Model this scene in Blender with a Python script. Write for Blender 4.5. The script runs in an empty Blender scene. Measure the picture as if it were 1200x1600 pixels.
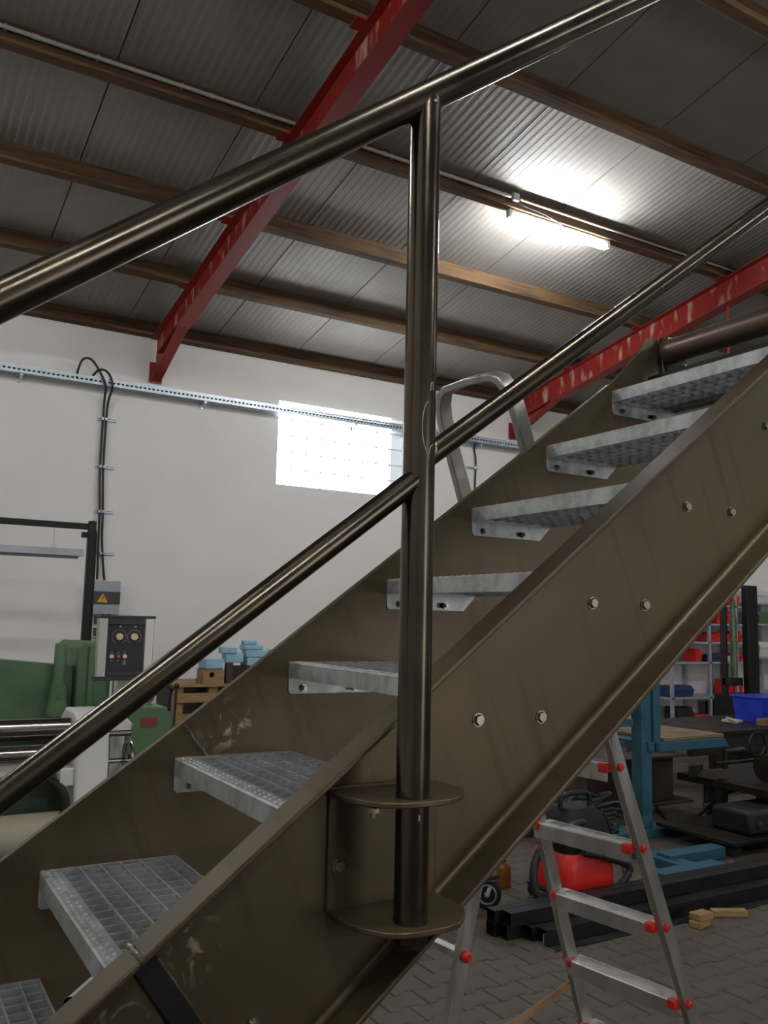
import bpy, bmesh, math, random
from mathutils import Vector, Matrix, Euler

# ------------------------------------------------------------------ camera, world, big lights
SC = bpy.context.scene
COL = SC.collection
random.seed(7)
F_PX, YAW, PITCH, ROLL, CZ = 1365.49, 0.5331, 0.1219, 0.0234, 1.68
_f = Vector((math.sin(YAW)*math.cos(PITCH), math.cos(YAW)*math.cos(PITCH), math.sin(PITCH)))
_r = Vector((math.cos(YAW), -math.sin(YAW), 0))
_u = _r.cross(_f)
_r2 = _r*math.cos(ROLL) + _u*math.sin(ROLL)
_u2 = -_r*math.sin(ROLL) + _u*math.cos(ROLL)
cam_d = bpy.data.cameras.new('camera')
cam = bpy.data.objects.new('camera', cam_d)
COL.objects.link(cam)
cam_d.sensor_fit = 'VERTICAL'
cam_d.sensor_height = 36.0
cam_d.lens = 36.0*F_PX/1600.0
cam_d.clip_start = 0.02
M = Matrix((_r2, _u2, -_f)).transposed().to_4x4()
M.translation = Vector((0, 0, CZ))
cam.matrix_world = M
SC.camera = cam

W = bpy.data.worlds.new('world')
SC.world = W
W.use_nodes = True
W.node_tree.nodes['Background'].inputs[0].default_value = (0.75, 0.86, 1.0, 1)
W.node_tree.nodes['Background'].inputs[1].default_value = 1.0

vs = SC.view_settings
vs.view_transform = 'Standard'
vs.look = 'None'
vs.gamma = 1.0
vs.use_curve_mapping = False
vs.exposure = 0.32

TUBE_STRENGTH = 150.0
WINDOW_STRENGTH = 9.0

def area_light(name, loc, rot, sx, sy, power, col):
    d = bpy.data.lights.new(name, 'AREA')
    d.shape = 'RECTANGLE'; d.size = sx; d.size_y = sy
    d.energy = power; d.color = col
    o = bpy.data.objects.new(name, d); COL.objects.link(o)
    o.location = loc; o.rotation_euler = rot
    return o
# added light for the stairs: daylight at a made-up gate behind the camera
area_light('added_gate_light', (7.0, -8.95, 2.0), (math.radians(90), 0, 0), 4.0, 3.8, 80, (1.0, 0.95, 0.88))

# ------------------------------------------------------------------ helpers
def lin(c):
    return c/12.92 if c <= 0.04045 else ((c+0.055)/1.055)**2.4
def C(h):
    h = h.lstrip('#')
    return tuple(lin(int(h[i:i+2], 16)/255.0) for i in (0, 2, 4)) + (1.0,)

class Mat:
    pass
def new_mat(name):
    m = bpy.data.materials.new(name); m.use_nodes = True
    nt = m.node_tree
    b = nt.nodes['Principled BSDF']
    return m, nt, b
def mat(name, c1, c2=None, metallic=0.0, rough=0.5, scale=6.0, stretch=(1, 1, 1), rough_var=0.1, bump=0.0,
        bump_scale=60.0, detail=5.0, lo=0.35, hi=0.65, spec=None, c3=None, c3_scale=2.0, c3_lo=0.55, c3_hi=0.7):
    m, nt, b = new_mat(name)
    N, L = nt.nodes, nt.links
    tc = N.new('ShaderNodeTexCoord')
    mp = N.new('ShaderNodeMapping'); mp.inputs['Scale'].default_value = stretch
    L.new(tc.outputs['Object'], mp.inputs['Vector'])
    nz = N.new('ShaderNodeTexNoise'); nz.inputs['Scale'].default_value = scale; nz.inputs['Detail'].default_value = detail
    nz.inputs['Roughness'].default_value = 0.6
    L.new(mp.outputs['Vector'], nz.inputs['Vector'])
    rp = N.new('ShaderNodeValToRGB')
    rp.color_ramp.elements[0].position = lo; rp.color_ramp.elements[1].position = hi
    rp.color_ramp.elements[0].color = C(c1); rp.color_ramp.elements[1].color = C(c2 or c1)
    L.new(nz.outputs['Fac'], rp.inputs['Fac'])
    out = rp.outputs['Color']
    if c3:
        n3 = N.new('ShaderNodeTexNoise'); n3.inputs['Scale'].default_value = c3_scale; n3.inputs['Detail'].default_value = 8
        L.new(mp.outputs['Vector'], n3.inputs['Vector'])
        r3 = N.new('ShaderNodeValToRGB'); r3.color_ramp.elements[0].position = c3_lo; r3.color_ramp.elements[1].position = c3_hi
        L.new(n3.outputs['Fac'], r3.inputs['Fac'])
        mx = N.new('ShaderNodeMix'); mx.data_type = 'RGBA'
        L.new(r3.outputs['Color'], mx.inputs['Factor']); L.new(out, mx.inputs['A']); mx.inputs['B'].default_value = C(c3)
        out = mx.outputs['Result']
    L.new(out, b.inputs['Base Color'])
    b.inputs['Metallic'].default_value = metallic
    if rough_var:
        mr = N.new('ShaderNodeMapRange')
        mr.inputs['To Min'].default_value = max(0.02, rough-rough_var); mr.inputs['To Max'].default_value = min(1, rough+rough_var)
        mr.inputs['From Min'].default_value = 0.3; mr.inputs['From Max'].default_value = 0.7
        L.new(nz.outputs['Fac'], mr.inputs['Value']); L.new(mr.outputs['Result'], b.inputs['Roughness'])
    else:
        b.inputs['Roughness'].default_value = rough
    if spec is not None:
        b.inputs['Specular IOR Level'].default_value = spec
    if bump:
        bn = N.new('ShaderNodeTexNoise'); bn.inputs['Scale'].default_value = bump_scale; bn.inputs['Detail'].default_value = 4
        L.new(mp.outputs['Vector'], bn.inputs['Vector'])
        bp = N.new('ShaderNodeBump'); bp.inputs['Strength'].default_value = bump; bp.inputs['Distance'].default_value = 0.005
        L.new(bn.outputs['Fac'], bp.inputs['Height']); L.new(bp.outputs['Normal'], b.inputs['Normal'])
    return m
def emit(name, col, s):
    m, nt, b = new_mat(name)
    b.inputs['Base Color'].default_value = col
    b.inputs['Emission Color'].default_value = col
    b.inputs['Emission Strength'].default_value = s
    return m

ORG = {}
class MB:
    """collects shapes in world (or local) coordinates; build() links them as ONE mesh object"""
    def __init__(s):
        s.v = []; s.f = []; s.mi = []
        s.cur = 0
    def add(s, vs, fs):
        o = len(s.v)
        s.v += [tuple(v) for v in vs]
        s.f += [tuple(i+o for i in f) for f in fs]
        s.mi += [s.cur]*len(fs)
        return s
    def box(s, x0, x1, y0, y1, z0, z1):
        vs = [(x, y, z) for z in (z0, z1) for y in (y0, y1) for x in (x0, x1)]
        return s.add(vs, [(0, 2, 3, 1), (4, 5, 7, 6), (0, 1, 5, 4), (2, 6, 7, 3), (0, 4, 6, 2), (1, 3, 7, 5)])
    def obox(s, c, size, eul=(0, 0, 0)):
        R_ = Euler(eul).to_matrix(); c = Vector(c); hx, hy, hz = [q/2 for q in size]
        vs = [c + R_ @ Vector((x, y, z)) for z in (-hz, hz) for y in (-hy, hy) for x in (-hx, hx)]
        return s.add(vs, [(0, 2, 3, 1), (4, 5, 7, 6), (0, 1, 5, 4), (2, 6, 7, 3), (0, 4, 6, 2), (1, 3, 7, 5)])
    def bar(s, p, q, w, h, side=None):
        """rectangular bar p->q, w along side, h along the other cross axis"""
        p, q = Vector(p), Vector(q); d = (q-p).normalized()
        sd = Vector(side) if side is not None else (Vector((0, 0, 1)).cross(d) if abs(d.z) < .95 else Vector((1, 0, 0)))
        sd = (sd - d*sd.dot(d)).normalized(); up = d.cross(sd)
        vs = [e + sd*(a*w/2) + up*(b*h/2) for e in (p, q) for a, b in ((-1, -1), (1, -1), (1, 1), (-1, 1))]
        return s.add(vs, [(0, 1, 2, 3), (7, 6, 5, 4), (0, 4, 5, 1), (1, 5, 6, 2), (2, 6, 7, 3), (3, 7, 4, 0)])
    def tube(s, pts, r, n=12, closed_ends=True, radii=None, loop=False):
        pts = [Vector(p) for p in pts]; m = len(pts); rings = []
        prev = None
        for i, p in enumerate(pts):
            if loop: d = (pts[(i+1) % m]-pts[i-1]).normalized()
            else: d = (pts[min(i+1, m-1)]-pts[max(i-1, 0)]).normalized()
            if prev is None:
                a = d.orthogonal().normalized()
            else:
                a = (prev - d*prev.dot(d))
                a = a.normalized() if a.length > 1e-6 else d.orthogonal().normalized()
            prev = a; b = d.cross(a)
            rr = radii[i] if radii else r
            rings.append([p + (a*math.cos(2*math.pi*k/n) + b*math.sin(2*math.pi*k/n))*rr for k in range(n)])
        vs = [v for ring in rings for v in ring]; fs = []
        for i in range(m if loop else m-1):
            j = (i+1) % m
            for k in range(n):
                k2 = (k+1) % n
                fs.append((i*n+k, i*n+k2, j*n+k2, j*n+k))
        if closed_ends and not loop:
            fs.append(tuple(range(n-1, -1, -1))); fs.append(tuple((m-1)*n+k for k in range(n)))
        return s.add(vs, fs)
    def prism(s, poly, axis, a0, a1):
        """poly = 2D points; extruded along axis 'x','y','z' between a0 and a1"""
        def P(u, v, a):
            return {'x': (a, u, v), 'y': (u, a, v), 'z': (u, v, a)}[axis]
        n = len(poly)
        vs = [P(u, v, a0) for u, v in poly] + [P(u, v, a1) for u, v in poly]
        fs = [tuple(range(n-1, -1, -1)), tuple(range(n, 2*n))] + [(i, (i+1) % n, n+(i+1) % n, n+i) for i in range(n)]
        return s.add(vs, fs)
    def lathe(s, prof, c, axis=(0, 0, 1), n=20):
        """prof = [(radius, height)] along axis from point c"""
        ax = Vector(axis).normalized(); a = ax.orthogonal().normalized(); b = ax.cross(a); c = Vector(c)
        vs = []; fs = []
        for r, h in prof:
            for k in range(n):
                t = 2*math.pi*k/n
                vs.append(c + ax*h + (a*math.cos(t)+b*math.sin(t))*max(r, 1e-5))
        m = len(prof)
        for i in range(m-1):
            for k in range(n):
                k2 = (k+1) % n
                fs.append((i*n+k, i*n+k2, (i+1)*n+k2, (i+1)*n+k))
        fs.append(tuple(range(n-1, -1, -1))); fs.append(tuple((m-1)*n+k for k in range(n)))
        return s.add(vs, fs)
    def mesh(s, name, mats, off=(0, 0, 0), smooth=35):
        me = bpy.data.meshes.new(name)
        ox, oy, oz = off
        me.from_pydata([(x-ox, y-oy, z-oz) for x, y, z in s.v], [], s.f)
        bm = bmesh.new(); bm.from_mesh(me)
        bmesh.ops.recalc_face_normals(bm, faces=bm.faces)
        bm.to_mesh(me); bm.free()
        if not isinstance(mats, (list, tuple)): mats = [mats]
        for m in mats: me.materials.append(m)
        if len(mats) > 1:
            me.polygons.foreach_set('material_index', s.mi)
        if smooth:
            me.polygons.foreach_set('use_smooth', [True]*len(me.polygons))
            me.set_sharp_from_angle(angle=math.radians(smooth))
        me.update()
        return me
    def build(s, name, mats, parent=None, bevel=0.0, smooth=35, origin=None):
        if parent is not None: off = ORG[parent.name]
        elif origin is not None: off = origin
        else:
            xs = [v[0] for v in s.v]; ys = [v[1] for v in s.v]; zs = [v[2] for v in s.v]
            off = ((min(xs)+max(xs))/2, (min(ys)+max(ys))/2, min(zs))
        me = s.mesh(name, mats, off, smooth)
        o = bpy.data.objects.new(name, me); COL.objects.link(o)
        if parent is not None: o.parent = parent
        else: o.location = off
        ORG[o.name] = tuple(off)
        if bevel:
            bv = o.modifiers.new('bevel', 'BEVEL'); bv.width = bevel; bv.segments = 2; bv.limit_method = 'ANGLE'
            bv.angle_limit = math.radians(40)
        return o

def holed_plate(mb, outer, hole, y0, y1):
    """flat plate in the xz plane with one real through hole"""
    bm = bmesh.new(); ed = []
    for loop in (outer, hole):
        v = [bm.verts.new((x, 0, z)) for x, z in loop]
        ed += [bm.edges.new((v[i], v[(i+1) % len(v)])) for i in range(len(v))]
    bmesh.ops.triangle_fill(bm, use_beauty=True, use_dissolve=False, edges=ed)
    bm.verts.index_update()
    co = [(v.co.x, v.co.z) for v in bm.verts]; fs = [tuple(v.index for v in f.verts) for f in bm.faces]; bm.free()
    n = len(co)
    F = fs + [tuple(i+n for i in f[::-1]) for f in fs]
    k = 0
    for loop in (outer, hole):
        L_ = len(loop); F += [(k+i, k+(i+1) % L_, n+k+(i+1) % L_, n+k+i) for i in range(L_)]; k += L_
    return mb.add([(x, y0, z) for x, z in co]+[(x, y1, z) for x, z in co], F)

def tag(o, label, cat, group=None):
    o['label'] = label; o['category'] = cat
    if group: o['group'] = group
    return o
def thing(name, loc, label, cat, group=None):
    o = bpy.data.objects.new(name, None); COL.objects.link(o); o.location = loc
    o.empty_display_size = 0.1
    ORG[o.name] = tuple(loc)
    return tag(o, label, cat, group)
def struct(o):
    o['kind'] = 'structure'; return o
def inst(src_me, name, loc, parent=None, rot=(0, 0, 0), scale=(1, 1, 1)):
    """object sharing mesh data; loc in world coordinates"""
    o = bpy.data.objects.new(name, src_me); COL.objects.link(o)
    if parent is not None:
        po = ORG[parent.name]; o.parent = parent
        o.location = (loc[0]-po[0], loc[1]-po[1], loc[2]-po[2])
    else: o.location = loc
    o.rotation_euler = rot; o.scale = scale
    ORG[o.name] = tuple(loc)
    return o
def arc(c, r, a0, a1, n, ax=('x', 'z')):
    out = []
    for i in range(n+1):
        t = math.radians(a0+(a1-a0)*i/n)
        out.append((c[0]+r*math.cos(t), c[1]+r*math.sin(t)))
    return out
def smooth_path(pts, n=6):
    P = [Vector(p) for p in pts]; out = []
    for i in range(len(P)-1):
        p0 = P[max(i-1, 0)]; p1 = P[i]; p2 = P[i+1]; p3 = P[min(i+2, len(P)-1)]
        for k in range(n):
            t = k/n
            out.append(0.5*((2*p1)+(-p0+p2)*t+(2*p0-5*p1+4*p2-p3)*t*t+(-p0+3*p1-3*p2+p3)*t**3))
    out.append(P[-1])
    return out

# ------------------------------------------------------------------ materials
m_wall = mat('wall_white_paint', 'ebe7e2', 'e6e2dd', rough=0.85, scale=1.2, bump=0.15, bump_scale=140, rough_var=0.03)
m_panel = mat('roof_panel_grey', '9a958e', '938e88', rough=0.55, scale=2.0, rough_var=0.05)
m_wood = mat('purlin_timber', '4e3822', '6a4e30', rough=0.8, scale=3.0, stretch=(0.35, 6, 6), c3='332315', c3_scale=5, c3_lo=.5, c3_hi=.7, bump=.2)
m_red = mat('red_oxide_paint', '8a1f18', '96261c', rough=0.5, scale=5, rough_var=.08)
m_redweb = mat('red_web_streaked', '8a1f18', '96261c', rough=0.5, scale=5, c3='c09a85', c3_scale=3.0, c3_lo=.55, c3_hi=.68, stretch=(3, 3, .8))
m_cleat = m_red
m_galv = mat('galvanised_steel', '9c9d9c', 'bdbfbf', metallic=0.5, rough=0.42, scale=38, rough_var=.1, detail=3, bump=.05, c3='cdd0d2', c3_scale=9, c3_lo=.5, c3_hi=.7)
m_galvtray = mat('galvanised_tray', 'a9b1b8', 'c6ccd2', metallic=0.6, rough=0.4, scale=14)
m_mill = mat('mill_scale_tube', '534c42', '61584b', metallic=0.95, rough=0.23, scale=9, stretch=(1, 1, 1), rough_var=.05, c3='3c362e', c3_scale=3, c3_lo=.5, c3_hi=.75)
m_bolt = mat('zinc_bolt', '8b887b', 'a5a294', metallic=1.0, rough=0.28, scale=40)
m_pipe = mat('brown_pipe_steel', '66564b', '74645a', metallic=.6, rough=.38, scale=7)
m_black = mat('black_rubber', '141414', '1c1c1c', rough=.55)
m_blackst = mat('black_steel', '1b1a1a', '262423', metallic=.5, rough=.5, scale=8)
m_alu = mat('aluminium', 'b9b7b2', 'cbc9c4', metallic=.85, rough=.35, scale=16, stretch=(1, 1, .2))
m_redpl = mat('red_plastic', 'd3261f', 'dc2e26', rough=.4)
m_concrete = mat('floor_joint_sand', '3a352e', '453f37', rough=.95, scale=9)
m_paver = mat('concrete_paver', '4f463c', '5e5449', rough=.75, scale=5, c3='3d362e', c3_scale=2.5, c3_lo=.5, c3_hi=.75, bump=.35, bump_scale=120)
m_green = mat('machine_green', '4a6846', '54724e', rough=.5, scale=4, c3='3f5a3d', c3_scale=3)
m_dgreen = mat('machine_dark_green', '26352a', '2e3f31', rough=.55, scale=5)
m_white = mat('machine_white', 'c9c8c4', 'd6d5d2', rough=.5, scale=4, c3='a5a39d', c3_scale=5, c3_lo=.6, c3_hi=.8)
m_beige = mat('beige_drum', '9c9280', 'aba18f', rough=.55, scale=3)
m_chrome = mat('ground_steel_roll', '8c8782', '9b9690', metallic=1, rough=.22, scale=20, stretch=(.3, 6, 6), rough_var=.06)
m_teal = mat('teal_blue_paint', '2b5768', '326173', rough=.5, scale=5, c3='20424f', c3_scale=4)
m_dark = mat('dark_oily_steel', '26221e', '33302b', metallic=.5, rough=.5, scale=6)
m_rust = mat('rusty_brown_steel', '40322a', '53443a', metallic=.4, rough=.6, scale=6)
m_board = mat('stained_board', '6d5c45', '8b7757', rough=.8, scale=4, c3='4a3a29', c3_scale=3, bump=.3)
m_pine = mat('pine_wood', '8a6c46', 'a08058', rough=.7, scale=3, stretch=(1, 6, 6))
m_bluepl = mat('blue_plastic', '1f37b8', '2440c6', rough=.35)
m_bluebin = mat('dull_blue_plastic', '20385e', '28426b', rough=.4)
m_sky = mat('light_blue_foam', '8cb3c4', '9dc3d2', rough=.7, scale=7)
m_boxgrey = mat('grey_enclosure', '9ba0a6', 'a6abb0', rough=.5)
m_smoke = mat('smoked_cover', '35322e', '3b3834', rough=.5)
m_yellow = mat('warning_yellow', 'd99a1f', 'e0a226', rough=.5)
m_panelblk = mat('panel_black', '17181b', '1e1f22', rough=.4)
m_capblk = mat('panel_cap_grey', '2c2d30', '343539', rough=.45)
m_cream = mat('cream_knob', 'd9c28a', 'e4cf9c', rough=.4)
m_btnw = mat('white_button', 'c9c6c0', 'd4d1cb', rough=.4)
m_btnr = mat('red_button', 'b23a3a', 'bc4444', rough=.4)
m_btng = mat('grey_button', '6d6d6d', '777777', rough=.4)
m_print = mat('white_print', 'b8b8b8', 'c4c4c4', rough=.6)
m_cable = mat('black_cable', '18181a', '202022', rough=.5)
m_pvc = mat('pvc_conduit', 'b9b6b0', 'c4c1bb', rough=.5)
m_strap = mat('tan_webbing', '9c7a5c', 'ab8868', rough=.9, scale=30)
m_lampoff = mat('lilac_grey_lamp', 'a5a2a9', 'b0adb3', rough=.4)
m_mortar = mat('white_mortar', 'd8d8d6', 'cfcfcd', rough=.8)
m_chalk = mat('chalk_white', 'c9c5bd', 'd6d2ca', rough=.9)
m_weld = mat('weld_bead', '7b7166', 'a39887', metallic=.9, rough=.35, scale=60, bump=.5, bump_scale=90)
m_glassgreen = mat('greenish_plastic_sheet', '4c5a45', '5b6a52', rough=.25)
m_amber = mat('amber_bottle', '7a4a1c', '8c5a25', rough=.2)
m_paper = mat('crumpled_paper', 'b5b0a4', 'c4bfb4', rough=.9)
m_tubeglow = emit('lit_tube', (0.94, 0.98, 1.0, 1), TUBE_STRENGTH)
m_block = emit('daylit_glass_block', (0.93, 0.97, 1.0, 1), WINDOW_STRENGTH)
m_block2 = emit('daylit_glass_block_shaded', (0.8, 0.84, 0.86, 1), 0.25)  # last column: shade from outside is put into a greyer, weaker glow

def stringer_mat(name, pts):
    """brown mill plate with ground, shiny swirls around the weld (pts = (x,z,radius) in metres, world)"""
    m = mat(name, '5e503b', '695b45', metallic=.55, rough=.4, scale=2.2, rough_var=.06, c3='43382a', c3_scale=1.6, c3_lo=.42, c3_hi=.8, bump=0)
    nt = m.node_tree; N, L = nt.nodes, nt.links; b = N['Principled BSDF']
    geo = N.new('ShaderNodeNewGeometry')
    sm = N.new('ShaderNodeMapping'); sm.vector_type = 'TEXTURE'; sm.inputs['Rotation'].default_value = (0, -.38, 0); sm.inputs['Scale'].default_value = (.11, 1, 1.3)
    L.new(geo.outputs['Position'], sm.inputs['Vector'])
    sn = N.new('ShaderNodeTexNoise'); sn.inputs['Scale'].default_value = 3.2; sn.inputs['Detail'].default_value = 6
    L.new(sm.outputs['Vector'], sn.inputs['Vector'])
    sr = N.new('ShaderNodeMapRange'); sr.inputs['From Min'].default_value = .56; sr.inputs['From Max'].default_value = .76; sr.inputs['To Max'].default_value = .42
    L.new(sn.outputs['Fac'], sr.inputs['Value'])
    sx = N.new('ShaderNodeMix'); sx.data_type = 'RGBA'; sx.inputs['B'].default_value = C('2e261d')
    L.new(sr.outputs['Result'], sx.inputs['Factor']); L.new(b.inputs['Base Color'].links[0].from_socket, sx.inputs['A'])
    L.new(sx.outputs['Result'], b.inputs['Base Color'])
    wv = N.new('ShaderNodeTexNoise'); wv.inputs['Scale'].default_value = 16; wv.inputs['Distortion'].default_value = 2.2; wv.inputs['Detail'].default_value = 2
    L.new(geo.outputs['Position'], wv.inputs['Vector'])
    total = None
    for (x, y, z, r) in pts:
        d = N.new('ShaderNodeVectorMath'); d.operation = 'DISTANCE'; d.inputs[1].default_value = (x, y, z)
        L.new(geo.outputs['Position'], d.inputs[0])
        mr = N.new('ShaderNodeMapRange'); mr.inputs['From Min'].default_value = r; mr.inputs['From Max'].default_value = r*.25
        L.new(d.outputs['Value'], mr.inputs['Value'])
        if total is None: total = mr.outputs['Result']
        else:
            a = N.new('ShaderNodeMath'); a.operation = 'MAXIMUM'; L.new(total, a.inputs[0]); L.new(mr.outputs['Result'], a.inputs[1]); total = a.outputs[0]
    th = N.new('ShaderNodeMapRange'); th.inputs['From Min'].default_value = .54; th.inputs['From Max'].default_value = .66
    L.new(wv.outputs['Fac'], th.inputs['Value'])
    mu = N.new('ShaderNodeMath'); mu.operation = 'MULTIPLY'; L.new(total, mu.inputs[0]); L.new(th.outputs['Result'], mu.inputs[1])
    base = b.inputs['Base Color'].links[0].from_socket
    mx = N.new('ShaderNodeMix'); mx.data_type = 'RGBA'
    L.new(mu.outputs[0], mx.inputs['Factor']); L.new(base, mx.inputs['A']); mx.inputs['B'].default_value = C('b9ab92')
    L.new(mx.outputs['Result'], b.inputs['Base Color'])
    rs = b.inputs['Roughness'].links[0].from_socket
    mf = N.new('ShaderNodeMix'); mf.data_type = 'FLOAT'
    L.new(mu.outputs[0], mf.inputs['Factor']); L.new(rs, mf.inputs['A']); mf.inputs['B'].default_value = .24
    L.new(mf.outputs['Result'], b.inputs['Roughness'])
    return m
m_near = stringer_mat('stringer_steel_near', [(.415, 1.19, 1.235, .055), (.325, 1.19, 1.17, .05)])
m_far = stringer_mat('stringer_steel_far', [(.71, 1.865, 1.44, .075)])

# ------------------------------------------------------------------ building shell
SL = math.tan(math.radians(10)); SN, CS = math.sin(math.radians(10)), math.cos(math.radians(10))
X_L, X_R, Y_B, Y_F = -4.0, 18.0, 10.0, -9.0
def zb(y): return 4.9 + (9.95-(y if y > .2 else .4-y))*SL         # underside of purlins (roof rises away from the wall)
PUR_H, PUR_W = 0.165, 0.09
def zp(y): return zb(y) + PUR_H/CS            # underside of roof panels
Y_R = 0.2                                      # ridge
WX0, WX1, WZ0, WZ1 = 4.325, 6.19, 3.325, 4.395

w = MB()
w.box(X_L, WX0, Y_B, Y_B+.3, 0, 5.0); w.box(WX1, X_R, Y_B, Y_B+.3, 0, 5.0)
w.box(WX0, WX1, Y_B, Y_B+.3, 0, WZ0); w.box(WX0, WX1, Y_B, Y_B+.3, WZ1, 5.0)
struct(w.build('wall_back', m_wall, smooth=0))
def gable(x0, x1):
    g = MB(); zt = zp(Y_R)+.05
    g.prism([(Y_F, 0), (Y_B+.3, 0), (Y_B+.3, 5.0), (Y_R, zt), (Y_F, zt-(Y_R-Y_F)*SL)], 'x', x0, x1)
    return g
struct(gable(X_R, X_R+.25).build('wall_right', m_wall, smooth=0))
struct(gable(X_L-.25, X_L).build('wall_left', m_wall, smooth=0))
w = MB()   # opposite wall; gate opening and window band are added to let light in
zt = zp(Y_R)-(Y_R-Y_F)*SL+.05
w.box(X_L, 5.0, Y_F-.25, Y_F, 0, zt); w.box(5.0, 9.0, Y_F-.25, Y_F, 3.9, zt); w.box(9.0, 10.0, Y_F-.25, Y_F, 0, zt)
w.box(10.0, 15.0, Y_F-.25, Y_F, 0, 2.8); w.box(10.0, 15.0, Y_F-.25, Y_F, 4.0, zt); w.box(15.0, X_R, Y_F-.25, Y_F, 0, zt)
struct(w.build('wall_front', m_wall, smooth=0))
w = MB(); w.box(4.9, 5.0, Y_F-.06, Y_F+.04, 0, 3.95); w.box(9.0, 9.1, Y_F-.06, Y_F+.04, 0, 3.95); w.box(4.9, 9.1, Y_F-.06, Y_F+.04, 3.9, 4.0)
struct(w.build('door_added', m_blackst, smooth=0))
w = MB()
for x in (10.0, 11.25, 12.5, 13.75, 14.95): w.box(x, x+.05, Y_F-.05, Y_F+.03, 2.8, 4.0)
w.box(10, 15, Y_F-.05, Y_F+.03, 2.8, 2.85); w.box(10, 15, Y_F-.05, Y_F+.03, 3.95, 4.0)
struct(w.build('window_added', m_alu, smooth=0))

# floor: jointed bed + concrete pavers
w = MB(); w.box(X_L, X_R, Y_F, Y_B, -.2, -.012)
floor = struct(w.build('floor', m_concrete, smooth=0, origin=(0, 0, 0)))
def paver_poly(s=1.0):
    a, b, n, t = .098, .078, .055, .022     # double-T paver outline
    return [(-a, -b), (-n, -b), (-n+.02, -b+t), (n-.02, -b+t), (n, -b), (a, -b), (a, b), (n, b), (n-.02, b-t), (-n+.02, b-t), (-n, b), (-a, b)]
def paver_mesh(mb, cx, cy, dz, rot=0, bevel=True):
    P = paver_poly(); ca, sa = math.cos(rot), math.sin(rot); n = len(P)
    ring = lambda k, z: [(cx+(x*k)*ca-(y*k)*sa, cy+(x*k)*sa+(y*k)*ca, z) for x, y in P]
    vs = ring(1, -.02) + ring(1, dz-.004) + ring(.955, dz)
    fs = [(i, (i+1) % n, n+(i+1) % n, n+i) for i in range(n)] + [(n+i, n+(i+1) % n, 2*n+(i+1) % n, 2*n+i) for i in range(n)]
    fs.append(tuple(2*n+i for i in range(n)))
    mb.add(vs, fs)
pm = MB(); paver_mesh(pm, 0, 0, 0); PAVER = pm.mesh('paver', m_paver, smooth=0)
spots = []
px_, py_ = .2, .134
for j in range(-2, 66):
    for i in range(-6, 72):
        x = i*px_ + (.1 if j % 2 else 0); y = 1.6 + j*py_
        if y > 9.9: continue
        spots.append((x, y))
right = _r2; fw = _f
def inview(x, y):
    p = Vector((x, y, -CZ)); d = p.dot(fw)
    if d < .3: return None
    u = 600+F_PX*p.dot(_r2)/d; v = 800-F_PX*p.dot(_u2)/d
    return (u, v, d)
vis = []
for (x, y) in spots:
    q = inview(x, y)
    # the strip of floor that shows below the staircase
    if q and 640 < q[0] < 1215 and 1290 < q[1] < 1640 and (q[1] > 1385-(q[0]-760)*1.15): vis.append((q[2], x, y))
vis.sort(); near_set = set((x, y) for d, x, y in vis[:298])
st = MB()
for (x, y) in spots:
    dz = random.uniform(-.0025, .0015)
    if (x, y) in near_set:
        o = inst(PAVER, 'paver', (x, y, dz), floor, (random.uniform(-.006, .006), random.uniform(-.006, .006), random.uniform(-.01, .01)))
    else:
        paver_mesh(st, x, y, dz)
o = st.build('paver_field', m_paver, floor, smooth=0); o['kind'] = 'stuff'

# roof panels (ribbed underside) as parts of the ceiling
w = MB()
w.prism([(Y_B+.3, zp(Y_B+.3)+.08), (Y_R, zp(Y_R)+.08), (Y_R, zp(Y_R)+.14), (Y_B+.3, zp(Y_B+.3)+.14)], 'x', X_L-.2, X_R+.2)
ceil = struct(w.build('ceiling', m_panel, smooth=0, origin=(0, 0, 0)))
w = MB()
w.prism([(Y_F-.25, zp(Y_R)-(Y_R-Y_F+.25)*SL), (Y_R, zp(Y_R)), (Y_R, zp(Y_R)+.14), (Y_F-.25, zp(Y_R)-(Y_R-Y_F+.25)*SL+.14)], 'x', X_L-.2, X_R+.2)
struct(w.build('ceiling', m_panel, smooth=0, origin=(0, 0, 0)))
PW = 1.08; NR = 15
def panel_mesh():
    mb = MB(); prof = []; p = PW/NR
    prof.append((0.004, .03)); prof.append((.006, 0))
    for k in range(NR):
        x = k*p
        for fx, fz in ((.18, 0), (.28, .0022), (.72, .0022), (.82, 0)):
            prof.append((x+fx*p, fz))
    prof.append((PW-.006, 0)); prof.append((PW-.004, .03))
    ya, yb = Y_B, Y_R
    n = len(prof); vs = []
    for y in (ya, yb):
        for (x, dz) in prof: vs.append((x, y, zp(y)+dz))
    for y in (ya, yb):
        vs += [(0.004, y, zp(y)+.08), (PW-.004, y, zp(y)+.08)]
    fs = [(i, i+1, n+i+1, n+i) for i in range(n-1)]
    a = 2*n
    fs += [(a, a+2, a+3, a+1), (0, n, a+2, a), (n-1, a+1, a+3, 2*n-1)]
    mb.add(vs, fs)
    return mb.mesh('roof_panel', m_panel, smooth=0)
PM = panel_mesh()
x = 1.29 - PW*5
while x < X_R:
    inst(PM, 'roof_panel', (x, 0, 0), ceil); x += PW

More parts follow.
